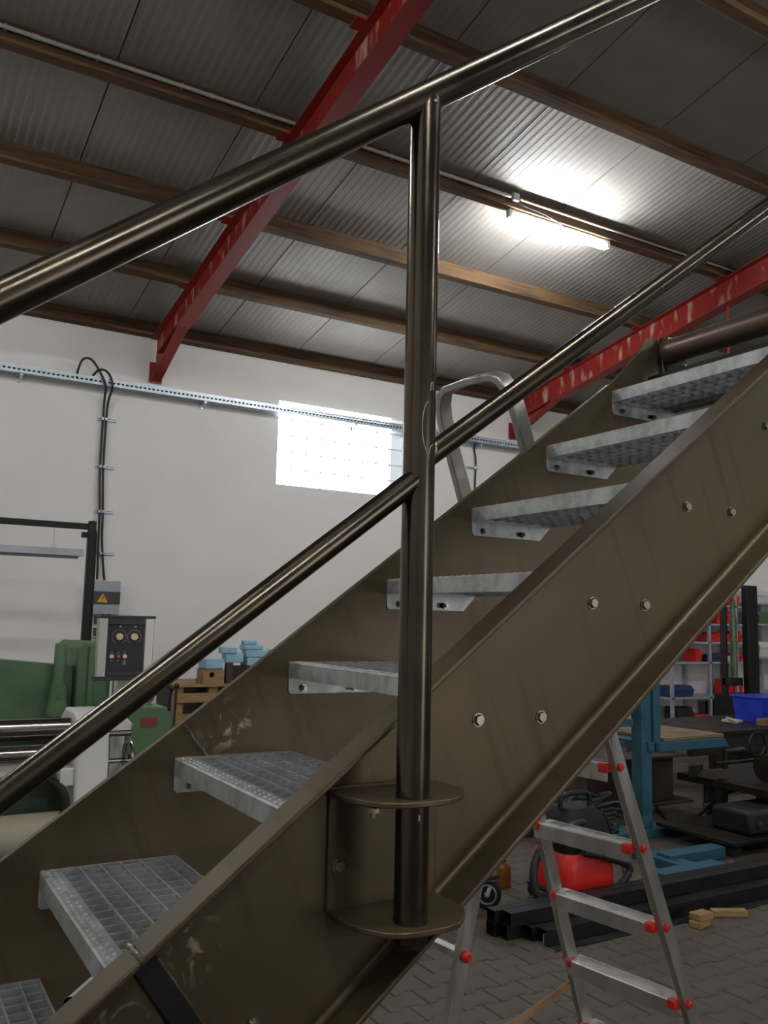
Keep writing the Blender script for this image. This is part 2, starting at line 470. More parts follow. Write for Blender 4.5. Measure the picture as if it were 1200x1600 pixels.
# glass-block window
w = MB()
nx, nz = 9, 5; bw = (WX1-WX0)/nx; bh = (WZ1-WZ0)/nz
w.box(WX0, WX1, Y_B+.10, Y_B+.16, WZ0, WZ1)
for i in range(nx+1): w.box(WX0+i*bw-(.008 if i else 0), WX0+i*bw+(.008 if i < nx else 0), Y_B+.03, Y_B+.10, WZ0, WZ1)
for k in range(nz+1): w.box(WX0, WX1, Y_B+.03, Y_B+.10, WZ0+k*bh-(.008 if k else 0), WZ0+k*bh+(.008 if k < nz else 0))
win = struct(w.build('window_1', m_mortar, smooth=0, origin=(WX0, Y_B, WZ0)))
def block_mesh(m):
    b = MB(); a, c = bw/2-.008, bh/2-.008
    rings = []
    for k, y in ((1, .08), (1, .012), (.93, 0), (.55, .006), (.2, .008)):
        rings.append([(-a*k, y, -c*k), (a*k, y, -c*k), (a*k, y, c*k), (-a*k, y, c*k)])
    vs = [v for r in rings for v in r]; fs = []
    for i in range(len(rings)-1):
        for k in range(4): fs.append((i*4+k, i*4+(k+1) % 4, (i+1)*4+(k+1) % 4, (i+1)*4+k))
    fs.append((16, 17, 18, 19)); b.add(vs, fs)
    return b.mesh('glass_block', m, smooth=0)
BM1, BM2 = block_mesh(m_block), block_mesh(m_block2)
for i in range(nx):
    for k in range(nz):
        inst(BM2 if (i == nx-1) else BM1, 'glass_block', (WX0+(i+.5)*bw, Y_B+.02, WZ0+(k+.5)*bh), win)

# ------------------------------------------------------------------ timber purlins
plabels = {0: 'brown timber purlin lying against the white wall under the roof edge',
           3: 'brown timber purlin carrying the white conduit and the lit tube light'}
ORD = ['first', 'second', 'third', 'fourth', 'fifth', 'sixth', 'seventh', 'eighth', 'ninth']
for k in range(9):
    yf = 10.0-1.25*k if k < 8 else .1
    if yf > 9.99: yf = 9.995
    yn = yf-PUR_W
    w = MB()
    w.prism([(yf, zb(yf)), (yn, zb(yn)), (yn+SN*PUR_H, zb(yn)+CS*PUR_H), (yf+SN*PUR_H if k else yf, zb(yf)+CS*PUR_H)], 'x', X_L, X_R)
    o = w.build('purlin', m_wood, bevel=.006)
    if k in plabels: tag(o, plabels[k], 'beam', 'timber roof purlins')
    else: tag(o, ORD[k]+' brown timber purlin counted up the roof from the white wall', 'beam', 'timber roof purlins')

w = MB(); w.prism([(-3.655, zb(-3.655)), (-3.745, zb(-3.745)), (-3.745-SN*PUR_H, zb(-3.745)+CS*PUR_H), (-3.655-SN*PUR_H, zb(-3.655)+CS*PUR_H)], 'x', X_L, X_R)
tag(w.build('purlin', m_wood, bevel=.006), 'brown timber purlin on the opposite roof slope carrying two added tube lights', 'beam', 'timber roof purlins')

# ------------------------------------------------------------------ red steel rafters
def rafter(xc, label, full=True):
    fwid, h, tf, tw = .15, .30, .012, .009
    y1, y0 = 9.98, Y_R+.05
    t = thing('steel_rafter', (xc, y1, 4.2), label, 'roof beam', 'red steel rafters')
    def off(y, d): return zb(y)-d/CS
    def slab(d0, d1, hw, ya, yb):
        m = MB(); m.prism([(ya, off(ya, d0)), (yb, off(yb, d0)), (yb, off(yb, d1)), (ya, off(ya, d1))], 'x', xc-hw, xc+hw); return m
    slab(.001, tf, fwid/2, y1, y0).build('top_flange', m_red, t)
    slab(tf, h-tf, tw/2, y1, y0).build('web', m_redweb, t)
    slab(h-tf, h, fwid/2, y1-.28, y0).build('bottom_flange', m_red, t)
    # haunch under the foot of the rafter
    ha, hb = 9.0, y1
    za, zc = off(ha, h-tf), 4.385
    m = MB(); m.prism([(ha, za), (hb, off(hb, h-tf)), (hb, zc), (ha, za-.002)], 'x', xc-tw/2, xc+tw/2); m.build('haunch_web', m_redweb, t)
    m = MB(); m.prism([(ha, za), (hb, zc), (hb, zc-.014), (ha, za-.014)], 'x', xc-.06, xc+.06); m.build('haunch_flange', m_red, t)
    m = MB(); m.box(xc-.075, xc+.075, y1-.012, y1, 4.36, off(y1, h-tf)); m.build('end_plate', m_red, t)
    for k in range(1, 8):
        yf = 10.0-1.25*k
        m = MB(); ya = yf+.006
        m.prism([(yf-PUR_W-.01, off(yf-PUR_W-.01, .0)), (yf+.01, off(yf+.01, .0)), (yf+.01, off(yf+.01, .012)), (yf-PUR_W-.01, off(yf-PUR_W-.01, .012))], 'x', xc-.15, xc-.075)
        m.prism([(yf+.002, off(yf+.002, 0)), (yf+.012, off(yf+.012, 0)), (yf+.012, off(yf+.012, -.09)), (yf+.002, off(yf+.002, -.09))], 'x', xc-.15, xc-.03)
        m.build('purlin_cleat', m_cleat, t)
    return t
rafter(2.735, 'red painted steel rafter whose foot meets the wall beside the looped black cables')
rafter(8.07, 'red painted steel rafter whose foot meets the wall behind the stepladder hoop')
rafter(13.41, 'red painted steel rafter above the metal shelving')
m = MB(); m.tube([(8.07, 6.2, 5.243), (8.07, 6.2, 4.2)], .018, 10); m.tube([(8.07, 6.2, 4.2), (8.07, 6.2, 4.185)], .04, 10)
tag(m.build('hanger_rod', m_cleat), 'thin red rod hanging straight down from the rafter', 'rod')

# ------------------------------------------------------------------ conduit and tube lights
def lamp(x0, x1, y, label, name='added_tube_light'):
    z = zb(y)
    t = thing(name, ((x0+x1)/2, y, z-.11), label, 'light', 'fluorescent tube lights on the purlins')
    m = MB(); m.box(x0-.04, x1+.04, y-.022, y+.022, z-.042, z-.005); m.build('housing', m_white, t, bevel=.004)
    m = MB(); m.tube([(x0+.01, y, z-.075), (x1-.01, y, z-.075)], .031, 16); m.build('tube', m_tubeglow, t)
    for xx in (x0-.02, x1+.02):
        m = MB(); m.obox((xx, y, z-.05), (.045, .05, .075)); m.build('lamp_holder', m_white, t, bevel=.005)
    return t
lamp(4.98, 6.2, 6.2, 'lit white tube light under the purlin with the conduit', 'tube_light')
for (x0, y) in ((-2.6, 6.2), (12.4, 6.2), (-2.8, .055), (1.0, .055), (5.0, .055), (13.5, .055), (-.6, -3.7), (7.5, -3.7)):  # unseen lamps, added to light the stairs and the hall
    lamp(x0, x0+1.22, y, 'added unseen tube light high under the roof away from the staircase')
yc = 6.25-PUR_W-.016
zc = zb(6.25-PUR_W)+.085
t = thing('conduit_pipe', (2.0, yc, zc), 'white plastic conduit clipped along the timber purlin', 'conduit')
xs = [-3.5, -1.4, .72, 2.0, 3.55, 4.95]
for a, b in zip(xs[:-1], xs[1:]):
    m = MB(); m.tube([(a+.006, yc, zc), (b-.02, yc, zc)], .016, 12); m.build('pipe_length', m_pvc, t)
m = MB(); m.tube([(5.05, yc, zc), (8.9, yc, zc)], .010, 8); m.build('thin_pipe', m_pvc, t)
for a in xs[1:-1]:
    m = MB(); m.tube([(a-.03, yc, zc), (a+.02, yc, zc)], .0195, 12); m.build('socket', m_pvc, t)
for k in range(14):
    m = MB(); m.obox((-3.2+k*.62, yc+.004, zc), (.018, .03, .04)); m.build('clip', m_boxgrey, t)
m = MB(); m.obox((4.99, yc+.002, zc+.01), (.07, .035, .075)); m.build('junction_box', m_pvc, t, bevel=.004)
m = MB(); m.tube(smooth_path([(5.02, yc, zc-.02), (5.1, yc-.012, zc-.06), (5.3, yc-.01, zc-.07), (5.48, yc-.012, zc-.1), (5.62, yc+.02, zc-.125)], 5), .006, 7); m.build('lamp_lead', m_cable, t)

# ------------------------------------------------------------------ staircase
X0, Z0, G, H = 1.8863, 2.3783, .2577, .2001
YN_IN, YF_IN = 1.198, 1.865        # inner faces of the two stringer webs
YN_OUT, YF_OUT = 1.190, 1.873
stair = thing('steel_staircase', (.6, 1.53, 0), 'bare brown steel staircase with galvanised grating treads and tubular handrail', 'staircase')
ntop = lambda x: .766*x + .992
ftop = lambda x: .748*x + .991
VD = .375                                       # vertical web depth
dn = Vector((.766, -1)).normalized()           # not used for shading, only direction helper
def strip(fn, xa, xb, off0, off1):
    """band between two lines parallel to fn, vertical offsets"""
    return [(xa, fn(xa)+off0), (xb, fn(xb)+off0), (xb, fn(xb)+off1), (xa, fn(xa)+off1)]
XNA, XKN, XNB = -.78, .336, 2.35
XFA, XKF, XFB = -.78, .612, 2.1
def near_line(x):
    return ntop(x) if x >= XKN else ntop(XKN)+(x-XKN)*.735
def far_line(x):
    return ftop(x) if x >= XKF else ftop(XKF)+(x-XKF)*.717
TT = .0105    # vertical thickness of flanges
# near stringer: upper channel
s = MB()
s.prism([(XKN, near_line(XKN)), (XNB, near_line(XNB)), (XNB, near_line(XNB)-VD), (XKN+.14, near_line(XKN+.14)-VD), ], 'y', YN_OUT, YN_IN)
s.prism([(XKN, near_line(XKN)+.0004), (XNB, near_line(XNB)+.0004), (XNB, near_line(XNB)-TT), (XKN, near_line(XKN)-TT)], 'y', YN_OUT-.05, YN_IN)
s.prism([(XKN+.14, near_line(XKN+.14)-VD+TT), (XNB, near_line(XNB)-VD+TT), (XNB, near_line(XNB)-VD), (XKN+.14, near_line(XKN+.14)-VD)], 'y', YN_OUT-.062, YN_OUT+.0005)
def fillet(mb, fn, xa, xb, vd, r=.011):
    za, zb_ = fn(xa)-vd+TT, fn(xb)-vd+TT
    vs_ = []
    for x, z in ((xa, za), (xb, zb_)):
        for k in range(5):
            a = math.radians(90*k/4)
            vs_.append((x, YN_OUT-r+r*math.sin(a)+.0004, z+r*1.25*(1-math.cos(a))-.0004))
    mb.add(vs_, [(k, k+1, 6+k, 5+k) for k in range(4)])
fillet(s, near_line, XKN+.14, XNB, VD)
nst = s.build('stringer', m_near, stair, bevel=.0025)
nst['label'] = 'brown steel channel stringer with hexagon bolt heads'
# near stringer: lower welded-on length
xf = XNA
s = MB()
zl = lambda x: near_line(x)
xb_ = XKN+.14
def ground_cut(fn, xa, xk, xkb, vd):
    # polygon of lower web, cut flat on the floor
    pts = [(xk, fn(xk))]
    # walk down the top line until it would be 0.12 above ground
    x = xk
    while fn(x) > .12 and x > xa-.6: x -= .02
    pts.append((x, fn(x))); xg = x
    pts.append((x, 0.0))
    xl = xk
    g = lambda q: fn(q)-vd
    q = xkb
    while g(q) > 0.0: q -= .005
    pts.append((q, 0.0)); pts.append((xkb, g(xkb)))
    return pts, xg, q
lowfn = lambda x: near_line(XKN)+(x-XKN)*.735
P, xg, xq = ground_cut(lowfn, XNA, XKN, XKN+.14, VD+.002)
s.prism(P, 'y', YN_OUT, YN_IN)
s.prism([(XKN, lowfn(XKN)+.0004), (xg, lowfn(xg)+.0004), (xg, lowfn(xg)-TT), (XKN, lowfn(XKN)-TT)], 'y', YN_OUT-.05, YN_IN)
fillet(s, lowfn, xq, XKN+.14, VD)
s.prism([(XKN+.14, lowfn(XKN+.14)-VD+TT), (xq, TT), (xq, 0), (XKN+.14, lowfn(XKN+.14)-VD)], 'y', YN_OUT-.062, YN_OUT+.0005)
nl = s.build('stringer_extension', m_near, stair, bevel=.0025)
# weld and cover strip over the joint
s = MB(); a = Vector((XKN+.012, YN_OUT-.004, near_line(XKN)-.014)); b = Vector((XKN+.215, YN_OUT-.004, near_line(XKN)-.30))
s.bar(a, b, .034, .008, side=(.8, 0, .6)); s.build('cover_strip', m_blackst, nl, bevel=.002)
s = MB(); random.seed(3)
pts = [(XKN+random.uniform(-.0015, .0015), YN_OUT-.05+.0062*i, near_line(XKN)+.001) for i in range(10)]
s.tube(pts, .004, 8); pts = [(XKN+.032+.2*i/18+random.uniform(-.001, .001), YN_OUT-.003, near_line(XKN)-.018-.28*i/18) for i in range(19)]
s.tube(pts, .004, 7); s.build('weld_seam', m_weld, nl)
# far stringer, upper plate with rounded ear
s = MB()
ear = [(XKF, far_line(XKF)), (1.895, far_line(1.895)), (2.005, 2.523), (2.025, 2.553), (2.045, 2.572), (2.066, 2.577), (2.086, 2.57), (2.1, 2.553), (2.106, 2.53), (2.112, 2.1), (2.112, far_line(2.112)-VD), (XKF+.14, far_line(XKF+.14)-VD)]
lowf = lambda x: far_line(XKF)+(x-XKF)*.717
P, xg2, xq2 = ground_cut(lowf, XFA, XKF, XKF+.14, VD)
s.prism(ear+[P[3], P[2], P[1]], 'y', YF_IN, YF_OUT)
s.prism([(XKF, far_line(XKF)), (1.88, far_line(1.88)), (1.88, far_line(1.88)-TT), (XKF, far_line(XKF)-TT)], 'y', YF_OUT-.0005, YF_OUT+.012)
s.prism([(XKF, lowf(XKF)), (xg2, lowf(xg2)), (xg2, lowf(xg2)-TT), (XKF, lowf(XKF)-TT)], 'y', YF_OUT-.0005, YF_OUT+.012)
s.prism([(XKF+.14, far_line(XKF+.14)-VD+TT), (2.1, far_line(2.1)-VD+TT), (2.1, far_line(2.1)-VD), (XKF+.14, far_line(XKF+.14)-VD)], 'y', YF_OUT-.0005, YF_OUT+.06)
fl = s.build('stringer', m_far, stair, bevel=.0018)
s = MB(); random.seed(5)
pts = [(XKF+.003+.07*i/24+random.uniform(-.0015, .0015), YF_IN-.0005, far_line(XKF)-.004-.085*i/24+random.uniform(-.001, .001)) for i in range(25)]
s.tube(pts, .0036, 7); s.build('weld_seam', m_weld, fl)

# bolts
def hexbolt(head=.0095, hh=.0065, shank=0.0):
    m = MB()
    m.lathe([(.0115, 0), (.0115, .0018), (.0, .0018)], (0, 0, 0), (0, -1, 0), 16)
    n = 6; prof = []
    vs = []; fs = []
    for r, y in ((head, -.0016), (head, -hh+.0012), (head*.86, -hh-.0006)):
        for k in range(6):
            t_ = math.pi*k/3+.3
            vs.append((r*math.cos(t_), y, r*math.sin(t_)))
    for i in range(2):
        for k in range(6): fs.append((i*6+k, i*6+(k+1) % 6, (i+1)*6+(k+1) % 6, (i+1)*6+k))
    fs.append(tuple(12+k for k in range(6))); m.add(vs, fs)
    return m.mesh('bolt', m_bolt, smooth=25)
BOLT = hexbolt()
def nutmesh():
    m = MB(); m.lathe([(.009, 0), (.009, .0015), (0, .0015)], (0, 0, 0), (0, -1, 0), 14)
    vs = []; fs = []
    for r, y in ((.0085, -.0012), (.0085, -.007)):
        for k in range(6): vs.append((r*math.cos(math.pi*k/3), y, r*math.sin(math.pi*k/3)))
    fs = [(k, (k+1) % 6, 6+(k+1) % 6, 6+k) for k in range(6)]+[tuple(6+k for k in range(6))]
    m.add(vs, fs); m.tube([(0, -.006, 0), (0, -.014, 0)], .005, 10)
    return m.mesh('nut', m_bolt, smooth=25)
NUT = nutmesh()

# treads: local coords, x from the nose, y from the near stringer, z = 0 on top
TW, TD = YF_IN-YN_IN, .27
m = MB()
m.box(.266, .27, .004, TW-.004, -.034, 0)
m.box(.004, .27, .002, .006, -.034, -.0005); m.box(.004, .27, TW-.006, TW-.002, -.034, -.0005)
TREAD = m.mesh('tread', m_galv, smooth=0)
m = MB()
m.prism([(0, -.037), (0, -.003), (.003, 0), (.036, 0), (.036, -.003), (.0035, -.003), (.003, -.037)], 'y', .002, TW-.002)
for k in range(30):
    for xx, oo in ((.012, 0), (.024, .011)):
        m.lathe([(.0042, -.0005), (.0032, .0014), (.0022, .0014), (.0016, -.0002)], (xx, .012+oo+k*.0218, 0), (0, 0, 1), 8)
NOSE = m.mesh('nosing', m_galv, smooth=30)
slot = [(.160+math.cos(t_*math.pi/8)*.0065+(.007 if k_ < 9 else -.007), -.060+math.sin(t_*math.pi/8)*.0065) for k_, t_ in enumerate(list(range(-4, 5))+list(range(4, 13)))]
m = MB(); holed_plate(m, [(.0005, -.0005), (.267, -.0005), (.268, -.036), (.232, -.073), (.006, -.073), (.0005, -.067)], slot, 0, .004); ENDP = m.mesh('end_plate', m_galv, smooth=0)
m = MB(); m.box(-.0017, .0017, .006, TW-.006, -.031, .0009); BEAR = m.mesh('bearing_bar', m_galv, smooth=0)
m = MB(); m.box(.036, .268, -.0012, .0012, -.026, .0003); CROSS = m.mesh('cross_bar', m_galv, smooth=0)
for i in range(11):
    x, z = X0-i*G, Z0-i*H
    # sit on the stringer web, dropping the treads outside the photo by the same pitch
    t = inst(TREAD, 'tread', (x, YN_IN, z), stair)
    inst(NOSE, 'nosing', (x, YN_IN, z), t)
    inst(ENDP, 'end_plate', (x, YN_IN, z), t); inst(ENDP, 'end_plate', (x, YF_IN-.004, z), t)
    for bx in (.072, .112, .152, .192, .232): inst(BEAR, 'bearing_bar', (x+bx, YN_IN, z), t)
    k = 0; yy = .036
    while yy < TW-.02:
        inst(CROSS, 'cross_bar', (x, YN_IN+yy, z-.0005), t); yy += .0376
    yo = YN_OUT-.006 if i == 5 else YN_OUT
    for bx in (.037, .172):
        inst(BOLT, 'bolt', (x+bx, yo, z-.060), t)
        inst(NUT, 'nut', (x+bx, YF_IN-.004, z-.060), t)

# post bracket: back plate with two rounded shelves
PX, PY = .700, 1.087
zU, zLo = 1.428, 1.258
def shelf_poly(xl, xr, yb, yf):
    P = [(xl, yb)]
    P += [(xl, yf+.075)] + [(xl+.012, yf+.045), (xl+.03, yf+.016), (xl+.055, yf+.003), (xl+.08, yf)]
    P += [(xr-.07, yf), (xr-.045, yf+.008), (xr-.022, yf+.03), (xr-.006, yf+.05), (xr, yf+.07), (xr, yb)]
    return P
br = MB(); br.box(.617, .808, YN_OUT-.006, YN_OUT, zLo-.004, zU+.004)
brk = br.build('post_bracket', m_near, stair, bevel=.002)
for zz, yf, xl in ((zU, 1.052, .612), (zLo, 1.046, .617)):
    m = MB(); m.prism(shelf_poly(xl, .808, YN_OUT-.004, yf), 'z', zz-.008, zz); m.build('bracket_shelf', m_near, brk, bevel=.0015)
inst(NUT, 'nut', (.635, 1.085, zU-.008), brk, rot=(math.radians(90), 0, 0))
rail_z = lambda x: 2.441 + .7757*(x-.625)
m = MB(); m.tube([(PX, PY, zLo-.024), (PX, PY, zLo-.02), (PX, PY, rail_z(PX)-.005)], .0242, 32); post = m.build('post', m_mill, stair)
m = MB(); m.lathe([(.018, -.034), (.0215, -.031), (.0215, -.018), (.029, -.016), (.029, -.0085)], (PX, PY, zLo), (0, 0, 1), 24); m.build('post_foot', m_blackst, post)
m = MB(); m.tube([(x_, PY-.0, rail_z(x_)) for x_ in (-.35, .3, .7, 1.3, 2.05)], .0242, 36); rail = m.build('handrail', m_mill, stair)
m = MB(); m.lathe([(.001, -.004), (.0035, -.002), (.004, 0), (.003, .003), (.001, .004)], (PX+.004, PY-.0225, rail_z(PX)-.017), (0, 0, 1), 10); m.build('weld_bead', m_weld, rail)
mz1 = lambda x: 1.881+.766*(x-.684)
mz2 = lambda x: 1.943+.748*(x-.741)
m = MB(); m.tube([(x_, PY-.004, mz1(x_)) for x_ in (-.35, .2, .705)], .0168, 28); m.build('mid_rail', m_mill, stair)
m = MB(); m.tube([(x_, PY+.004, mz2(x_)) for x_ in (.70, 1.2, 2.05)], .0168, 28); m.build('mid_rail', m_mill, stair)
m = MB(); m.tube([(.7205+.005*math.sin(k/10*6.28), PY+.004+.0175*math.cos(k/10*6.28), mz2(.722)+.0215*math.sin(k/10*6.28)) for k in range(10)], .0028, 6, loop=True); m.build('weld_ring', m_weld, post)
# chalk squiggle and paint spot on the post surface
def on_post(dx, z, lift=.0004):
    dx = max(-.02, min(.02, dx)); return (PX+dx, PY-math.sqrt((.0242+lift)**2-dx*dx), z)
def postpath(pts): return [on_post(dx, z) for dx, z in pts]
sq = [(-.001, 2.003), (-.006, 1.995), (-.009, 1.978), (-.0095, 1.96), (-.007, 1.94), (-.002, 1.926), (.003, 1.917)]
m = MB(); m.tube(smooth_path(postpath(sq), 5), .0006, 5); m.tube(smooth_path(postpath([(.002, 1.922), (.004, 1.933), (.009, 1.939)]), 4), .0005, 5)
m.tube(smooth_path(postpath([(.003, 2.020), (.004, 2.031), (.0075, 2.033), (.008, 2.022)]), 4), .0006, 5); m.build('chalk_mark', m_chalk, post)
m = MB(); m.tube(postpath([(-.004, 1.4), (-.004, 1.408)]), .0011, 6); m.build('paint_spot', m_chalk, post)
# the next post further up the flight (same bracket and tube)
for src in (brk, post):
    c = src.copy(); COL.objects.link(c); c.parent = stair
    c.location = src.location + Vector((1.25, 0, 1.25*.7757-.004))
    for ch in src.children:
        if ch.name.startswith(('bracket_shelf', 'nut', 'post_foot')):
            d = ch.copy(); COL.objects.link(d); d.parent = c
# cross pipe with flange at the head of the stairs
hp = MB(); hp.tube([(2.112, 1.845, 2.532), (2.112, 1.26, 2.532)], .039, 28); pipe = hp.build('cross_pipe', m_pipe, stair)
m = MB(); m.obox((2.148, YF_IN-.012, 2.53), (.105, .012, .115), (0, math.radians(-12), 0)); m.build('pipe_flange', m_blackst, pipe, bevel=.004)
for (xx, zz) in ((2.118, 2.57), (2.185, 2.495), (2.185, 2.575)):
    inst(BOLT, 'bolt', (xx, YF_IN-.018, zz), pipe, scale=(1.1, 1.6, 1.1))
m = MB(); m.box(2.03, 2.3, 1.26, YF_IN-.01, 2.43, 2.442); mp = m.build('landing_plate', m_blackst, stair, bevel=.002)
inst(BOLT, 'bolt', (2.2, 1.74, 2.446), mp, rot=(math.radians(-90), 0, 0), scale=(1.3, 1.3, 1.3))

# ------------------------------------------------------------------ wall services
TX0, TX1, TYF, TYB, TZ0, TZ1 = -3.6, 13.2, 9.84, 9.965, 4.205, 4.292
t = thing('cable_tray', (4.0, 9.9, TZ0), 'long perforated galvanised cable tray along the white wall', 'cable tray')
m = MB()
m.box(TX0, TX1, TYF, TYF+.002, TZ1-.03, TZ1); m.box(TX0, TX1, TYF, TYF+.002, TZ0, TZ0+.03)
m.box(TX0, TX1, TYB-.002, TYB, TZ0, TZ1)
for y in (TYF, TYF+.05, TYB-.03): m.box(TX0, TX1, y, y+.028, TZ0, TZ0+.002)
x = TX0
while x < TX1:
    m.box(x, x+.02, TYF, TYF+.002, TZ0+.03, TZ1-.03); m.box(x, x+.02, TYF+.028, TYB-.03, TZ0, TZ0+.002); x += .05
m.build('tray_body', m_galvtray, t, smooth=0)
tr_cab = t
for k, yy in enumerate((9.865, 9.893, 9.92)):  # cables added behind the slots, darkening them like shade inside the tray
    m = MB(); m.tube([(TX0+.05, yy, TZ0+.043), (TX1-.05, yy, TZ0+.043)], .0135, 8)
    tag(m.build('added_tray_cable', m_cable), 'black cable added inside the cable tray to darken its slots', 'cable', 'cables inside the tray')
for x in (1.25, 3.3, 5.35, 7.4, 9.45, 11.5):
    m = MB(); m.box(x, x+.03, TYF+.01, Y_B-.001, TZ0-.022, TZ0-.002); m.box(x, x+.03, Y_B-.012, Y_B-.001, TZ0-.07, TZ1); m.tube([(x+.015, TYF+.03, TZ0-.022), (x+.015, TYF+.03, TZ0-.055)], .006, 8)
    m.build('wall_bracket', m_galvtray, t)
YC = 9.955
def wall_cable(name, pts, label, r=.013, group=None):
    mm = MB(); mm.tube(smooth_path(pts, 6), r, 8)
    return tag(mm.build(name, m_cable), label, 'cable', group)
wall_cable('power_cable', [(1.84, 9.9, 4.24), (1.835, 9.83, 4.33), (1.88, 9.82, 4.46), (1.97, 9.82, 4.47), (2.06, 9.82, 4.36), (2.14, 9.82, 4.2), (2.165, YC, 4.0), (2.165, YC, 3.3), (2.19, YC, 2.8), (2.20, YC, 2.4), (2.21, YC, 2.04)], 'black power cable with the higher loop over the cable tray')
wall_cable('power_cable', [(1.98, 9.9, 4.26), (2.04, 9.81, 4.35), (2.12, 9.81, 4.37), (2.19, 9.81, 4.3), (2.215, 9.82, 4.17), (2.205, YC, 4.0), (2.20, YC, 3.3), (2.225, YC, 2.8), (2.235, YC, 2.5), (2.265, YC, 2.2), (2.29, YC, 2.035)], 'black power cable with the lower loop over the cable tray')
for k, (xa, z) in enumerate(((2.13, 3.85), (2.14, 3.305), (2.16, 2.80), (2.2, 2.335))):
    t = thing('cable_clamp_rail', (xa+.1, Y_B, z-.012), 'short galvanised clamp rail holding the black cables to the wall', 'clamp', 'clamp rails below the cable loops')
    m = MB(); m.box(xa-.02, xa+.19, Y_B-.022, Y_B, z-.014, z-.009); m.box(xa-.02, xa+.19, Y_B-.022, Y_B, z+.009, z+.014); m.box(xa-.02, xa+.19, Y_B-.004, Y_B, z-.014, z+.014); m.build('rail', m_galvtray, t)
    for dx in (.03, .07): m = MB(); m.tube([(xa+dx, YC, z-.014), (xa+dx, YC, z+.014)], .018, 10); m.build('clamp', m_galvtray, t)
wall_cable('power_cable', [(7.36, 9.9, 4.24), (7.35, YC, 4.15), (7.38, YC, 3.95), (7.37, YC, 3.5), (7.38, YC, 2.5), (7.38, YC, 1.2)], 'single black cable dropping from the tray beside the window')
m = MB(); m.box(7.24, 7.44, Y_B-.022, Y_B, 3.845, 3.87); m.tube([(7.375, YC, 3.84), (7.375, YC, 3.875)], .018, 10)
tag(m.build('cable_clamp_rail', m_galvtray), 'short clamp rail holding the single cable by the window', 'clamp')
# distribution box
t = thing('distribution_box', (2.3, Y_B, 1.66), 'grey electrical enclosure with smoked cover and yellow warning triangle on the wall', 'electrical box')
m = MB(); m.box(2.14, 2.45, 9.87, Y_B, 1.66, 2.03); m.build('enclosure', m_boxgrey, t, bevel=.008)
m = MB(); m.box(2.16, 2.45, 9.855, 9.87, 1.775, 1.91); m.build('smoked_cover', m_smoke, t, bevel=.004)
m = MB(); m.prism([(2.20, 1.79), (2.315, 1.79), (2.2575, 1.89)], 'y', 9.851, 9.8545); sg = m.build('warning_triangle', m_yellow, t)
m = MB(); m.prism([(2.262, 1.872), (2.247, 1.838), (2.257, 1.838), (2.252, 1.806), (2.27, 1.846), (2.259, 1.846)], 'y', 9.8495, 9.851); m.build('lightning_mark', m_panelblk, sg)
for zz in (1.60, 1.47):
    tt = thing('wall_socket', (2.25, Y_B, zz-.06), 'black wall socket with a white frame under the grey enclosure', 'socket', 'sockets under the enclosure')
    m = MB(); m.box(2.19, 2.31, 9.955, Y_B, zz-.06, zz+.06); m.build('frame', m_white, tt, bevel=.004)
    m = MB(); m.box(2.2, 2.3, 9.94, 9.956, zz-.045, zz+.045); m.build('flap', m_panelblk, tt, bevel=.004)
m = MB(); m.tube(smooth_path([(2.36, 9.93, 1.66), (2.38, 9.9, 1.58), (2.33, 9.88, 1.50), (2.25, 9.9, 1.36), (2.2, 9.92, 1.2), (2.2, 9.94, .4), (2.2, 9.94, .02)], 6), .014, 8)
tag(m.build('flexible_lead', m_cable), 'black lead hanging below the electrical enclosure', 'cable')

# dark steel gantry with an unlit lamp
t = thing('steel_gantry', (1.2, 8.3, 0), 'dark square-tube gantry standing before the white wall', 'frame')
m = MB(); m.box(1.735, 1.8, 8.27, 8.335, 0, 2.515); m.build('upright', m_blackst, t, bevel=.004)
m = MB(); m.box(-1.2, -1.135, 8.27, 8.335, 0, 2.515); m.build('upright', m_blackst, t, bevel=.004)
m = MB(); m.box(-1.135, 1.735, 8.275, 8.33, 2.435, 2.49); m.build('cross_bar', m_blackst, t, bevel=.004)
m = MB(); m.box(1.68, 1.735, 8.28, 8.325, 2.36, 2.41); m.build('stop_block', m_blackst, t, bevel=.004)
m = MB(); m.box(1.66, 1.88, 8.2, 8.4, 0, .012); m.build('foot_plate', m_blackst, t)
m = MB(); m.tube([(1.812, 8.29, .3), (1.812, 8.29, 1.5), (1.806, 8.285, 2.4), (1.77, 8.28, 2.52)], .011, 8); m.build('lead', m_cable, t)
t = thing('unlit_strip_lamp', (.6, 8.3, 2.17), 'unlit lilac-grey strip lamp hanging under the dark gantry', 'lamp')
m = MB(); m.prism([(8.24, 2.185), (8.26, 2.25), (8.34, 2.25), (8.36, 2.185)], 'x', -.55, 1.70); m.build('housing', m_lampoff, t)
m = MB(); m.tube([(-.5, 8.3, 2.178), (1.66, 8.3, 2.178)], .018, 10); m.build('tube', m_lampoff, t)
for x in (-.3, 1.44):
    m = MB(); m.tube([(x, 8.3, 2.25), (x, 8.3, 2.436)], .003, 5); m.obox((x, 8.3, 2.258), (.05, .02, .02)); m.build('chain', m_galvtray, t)

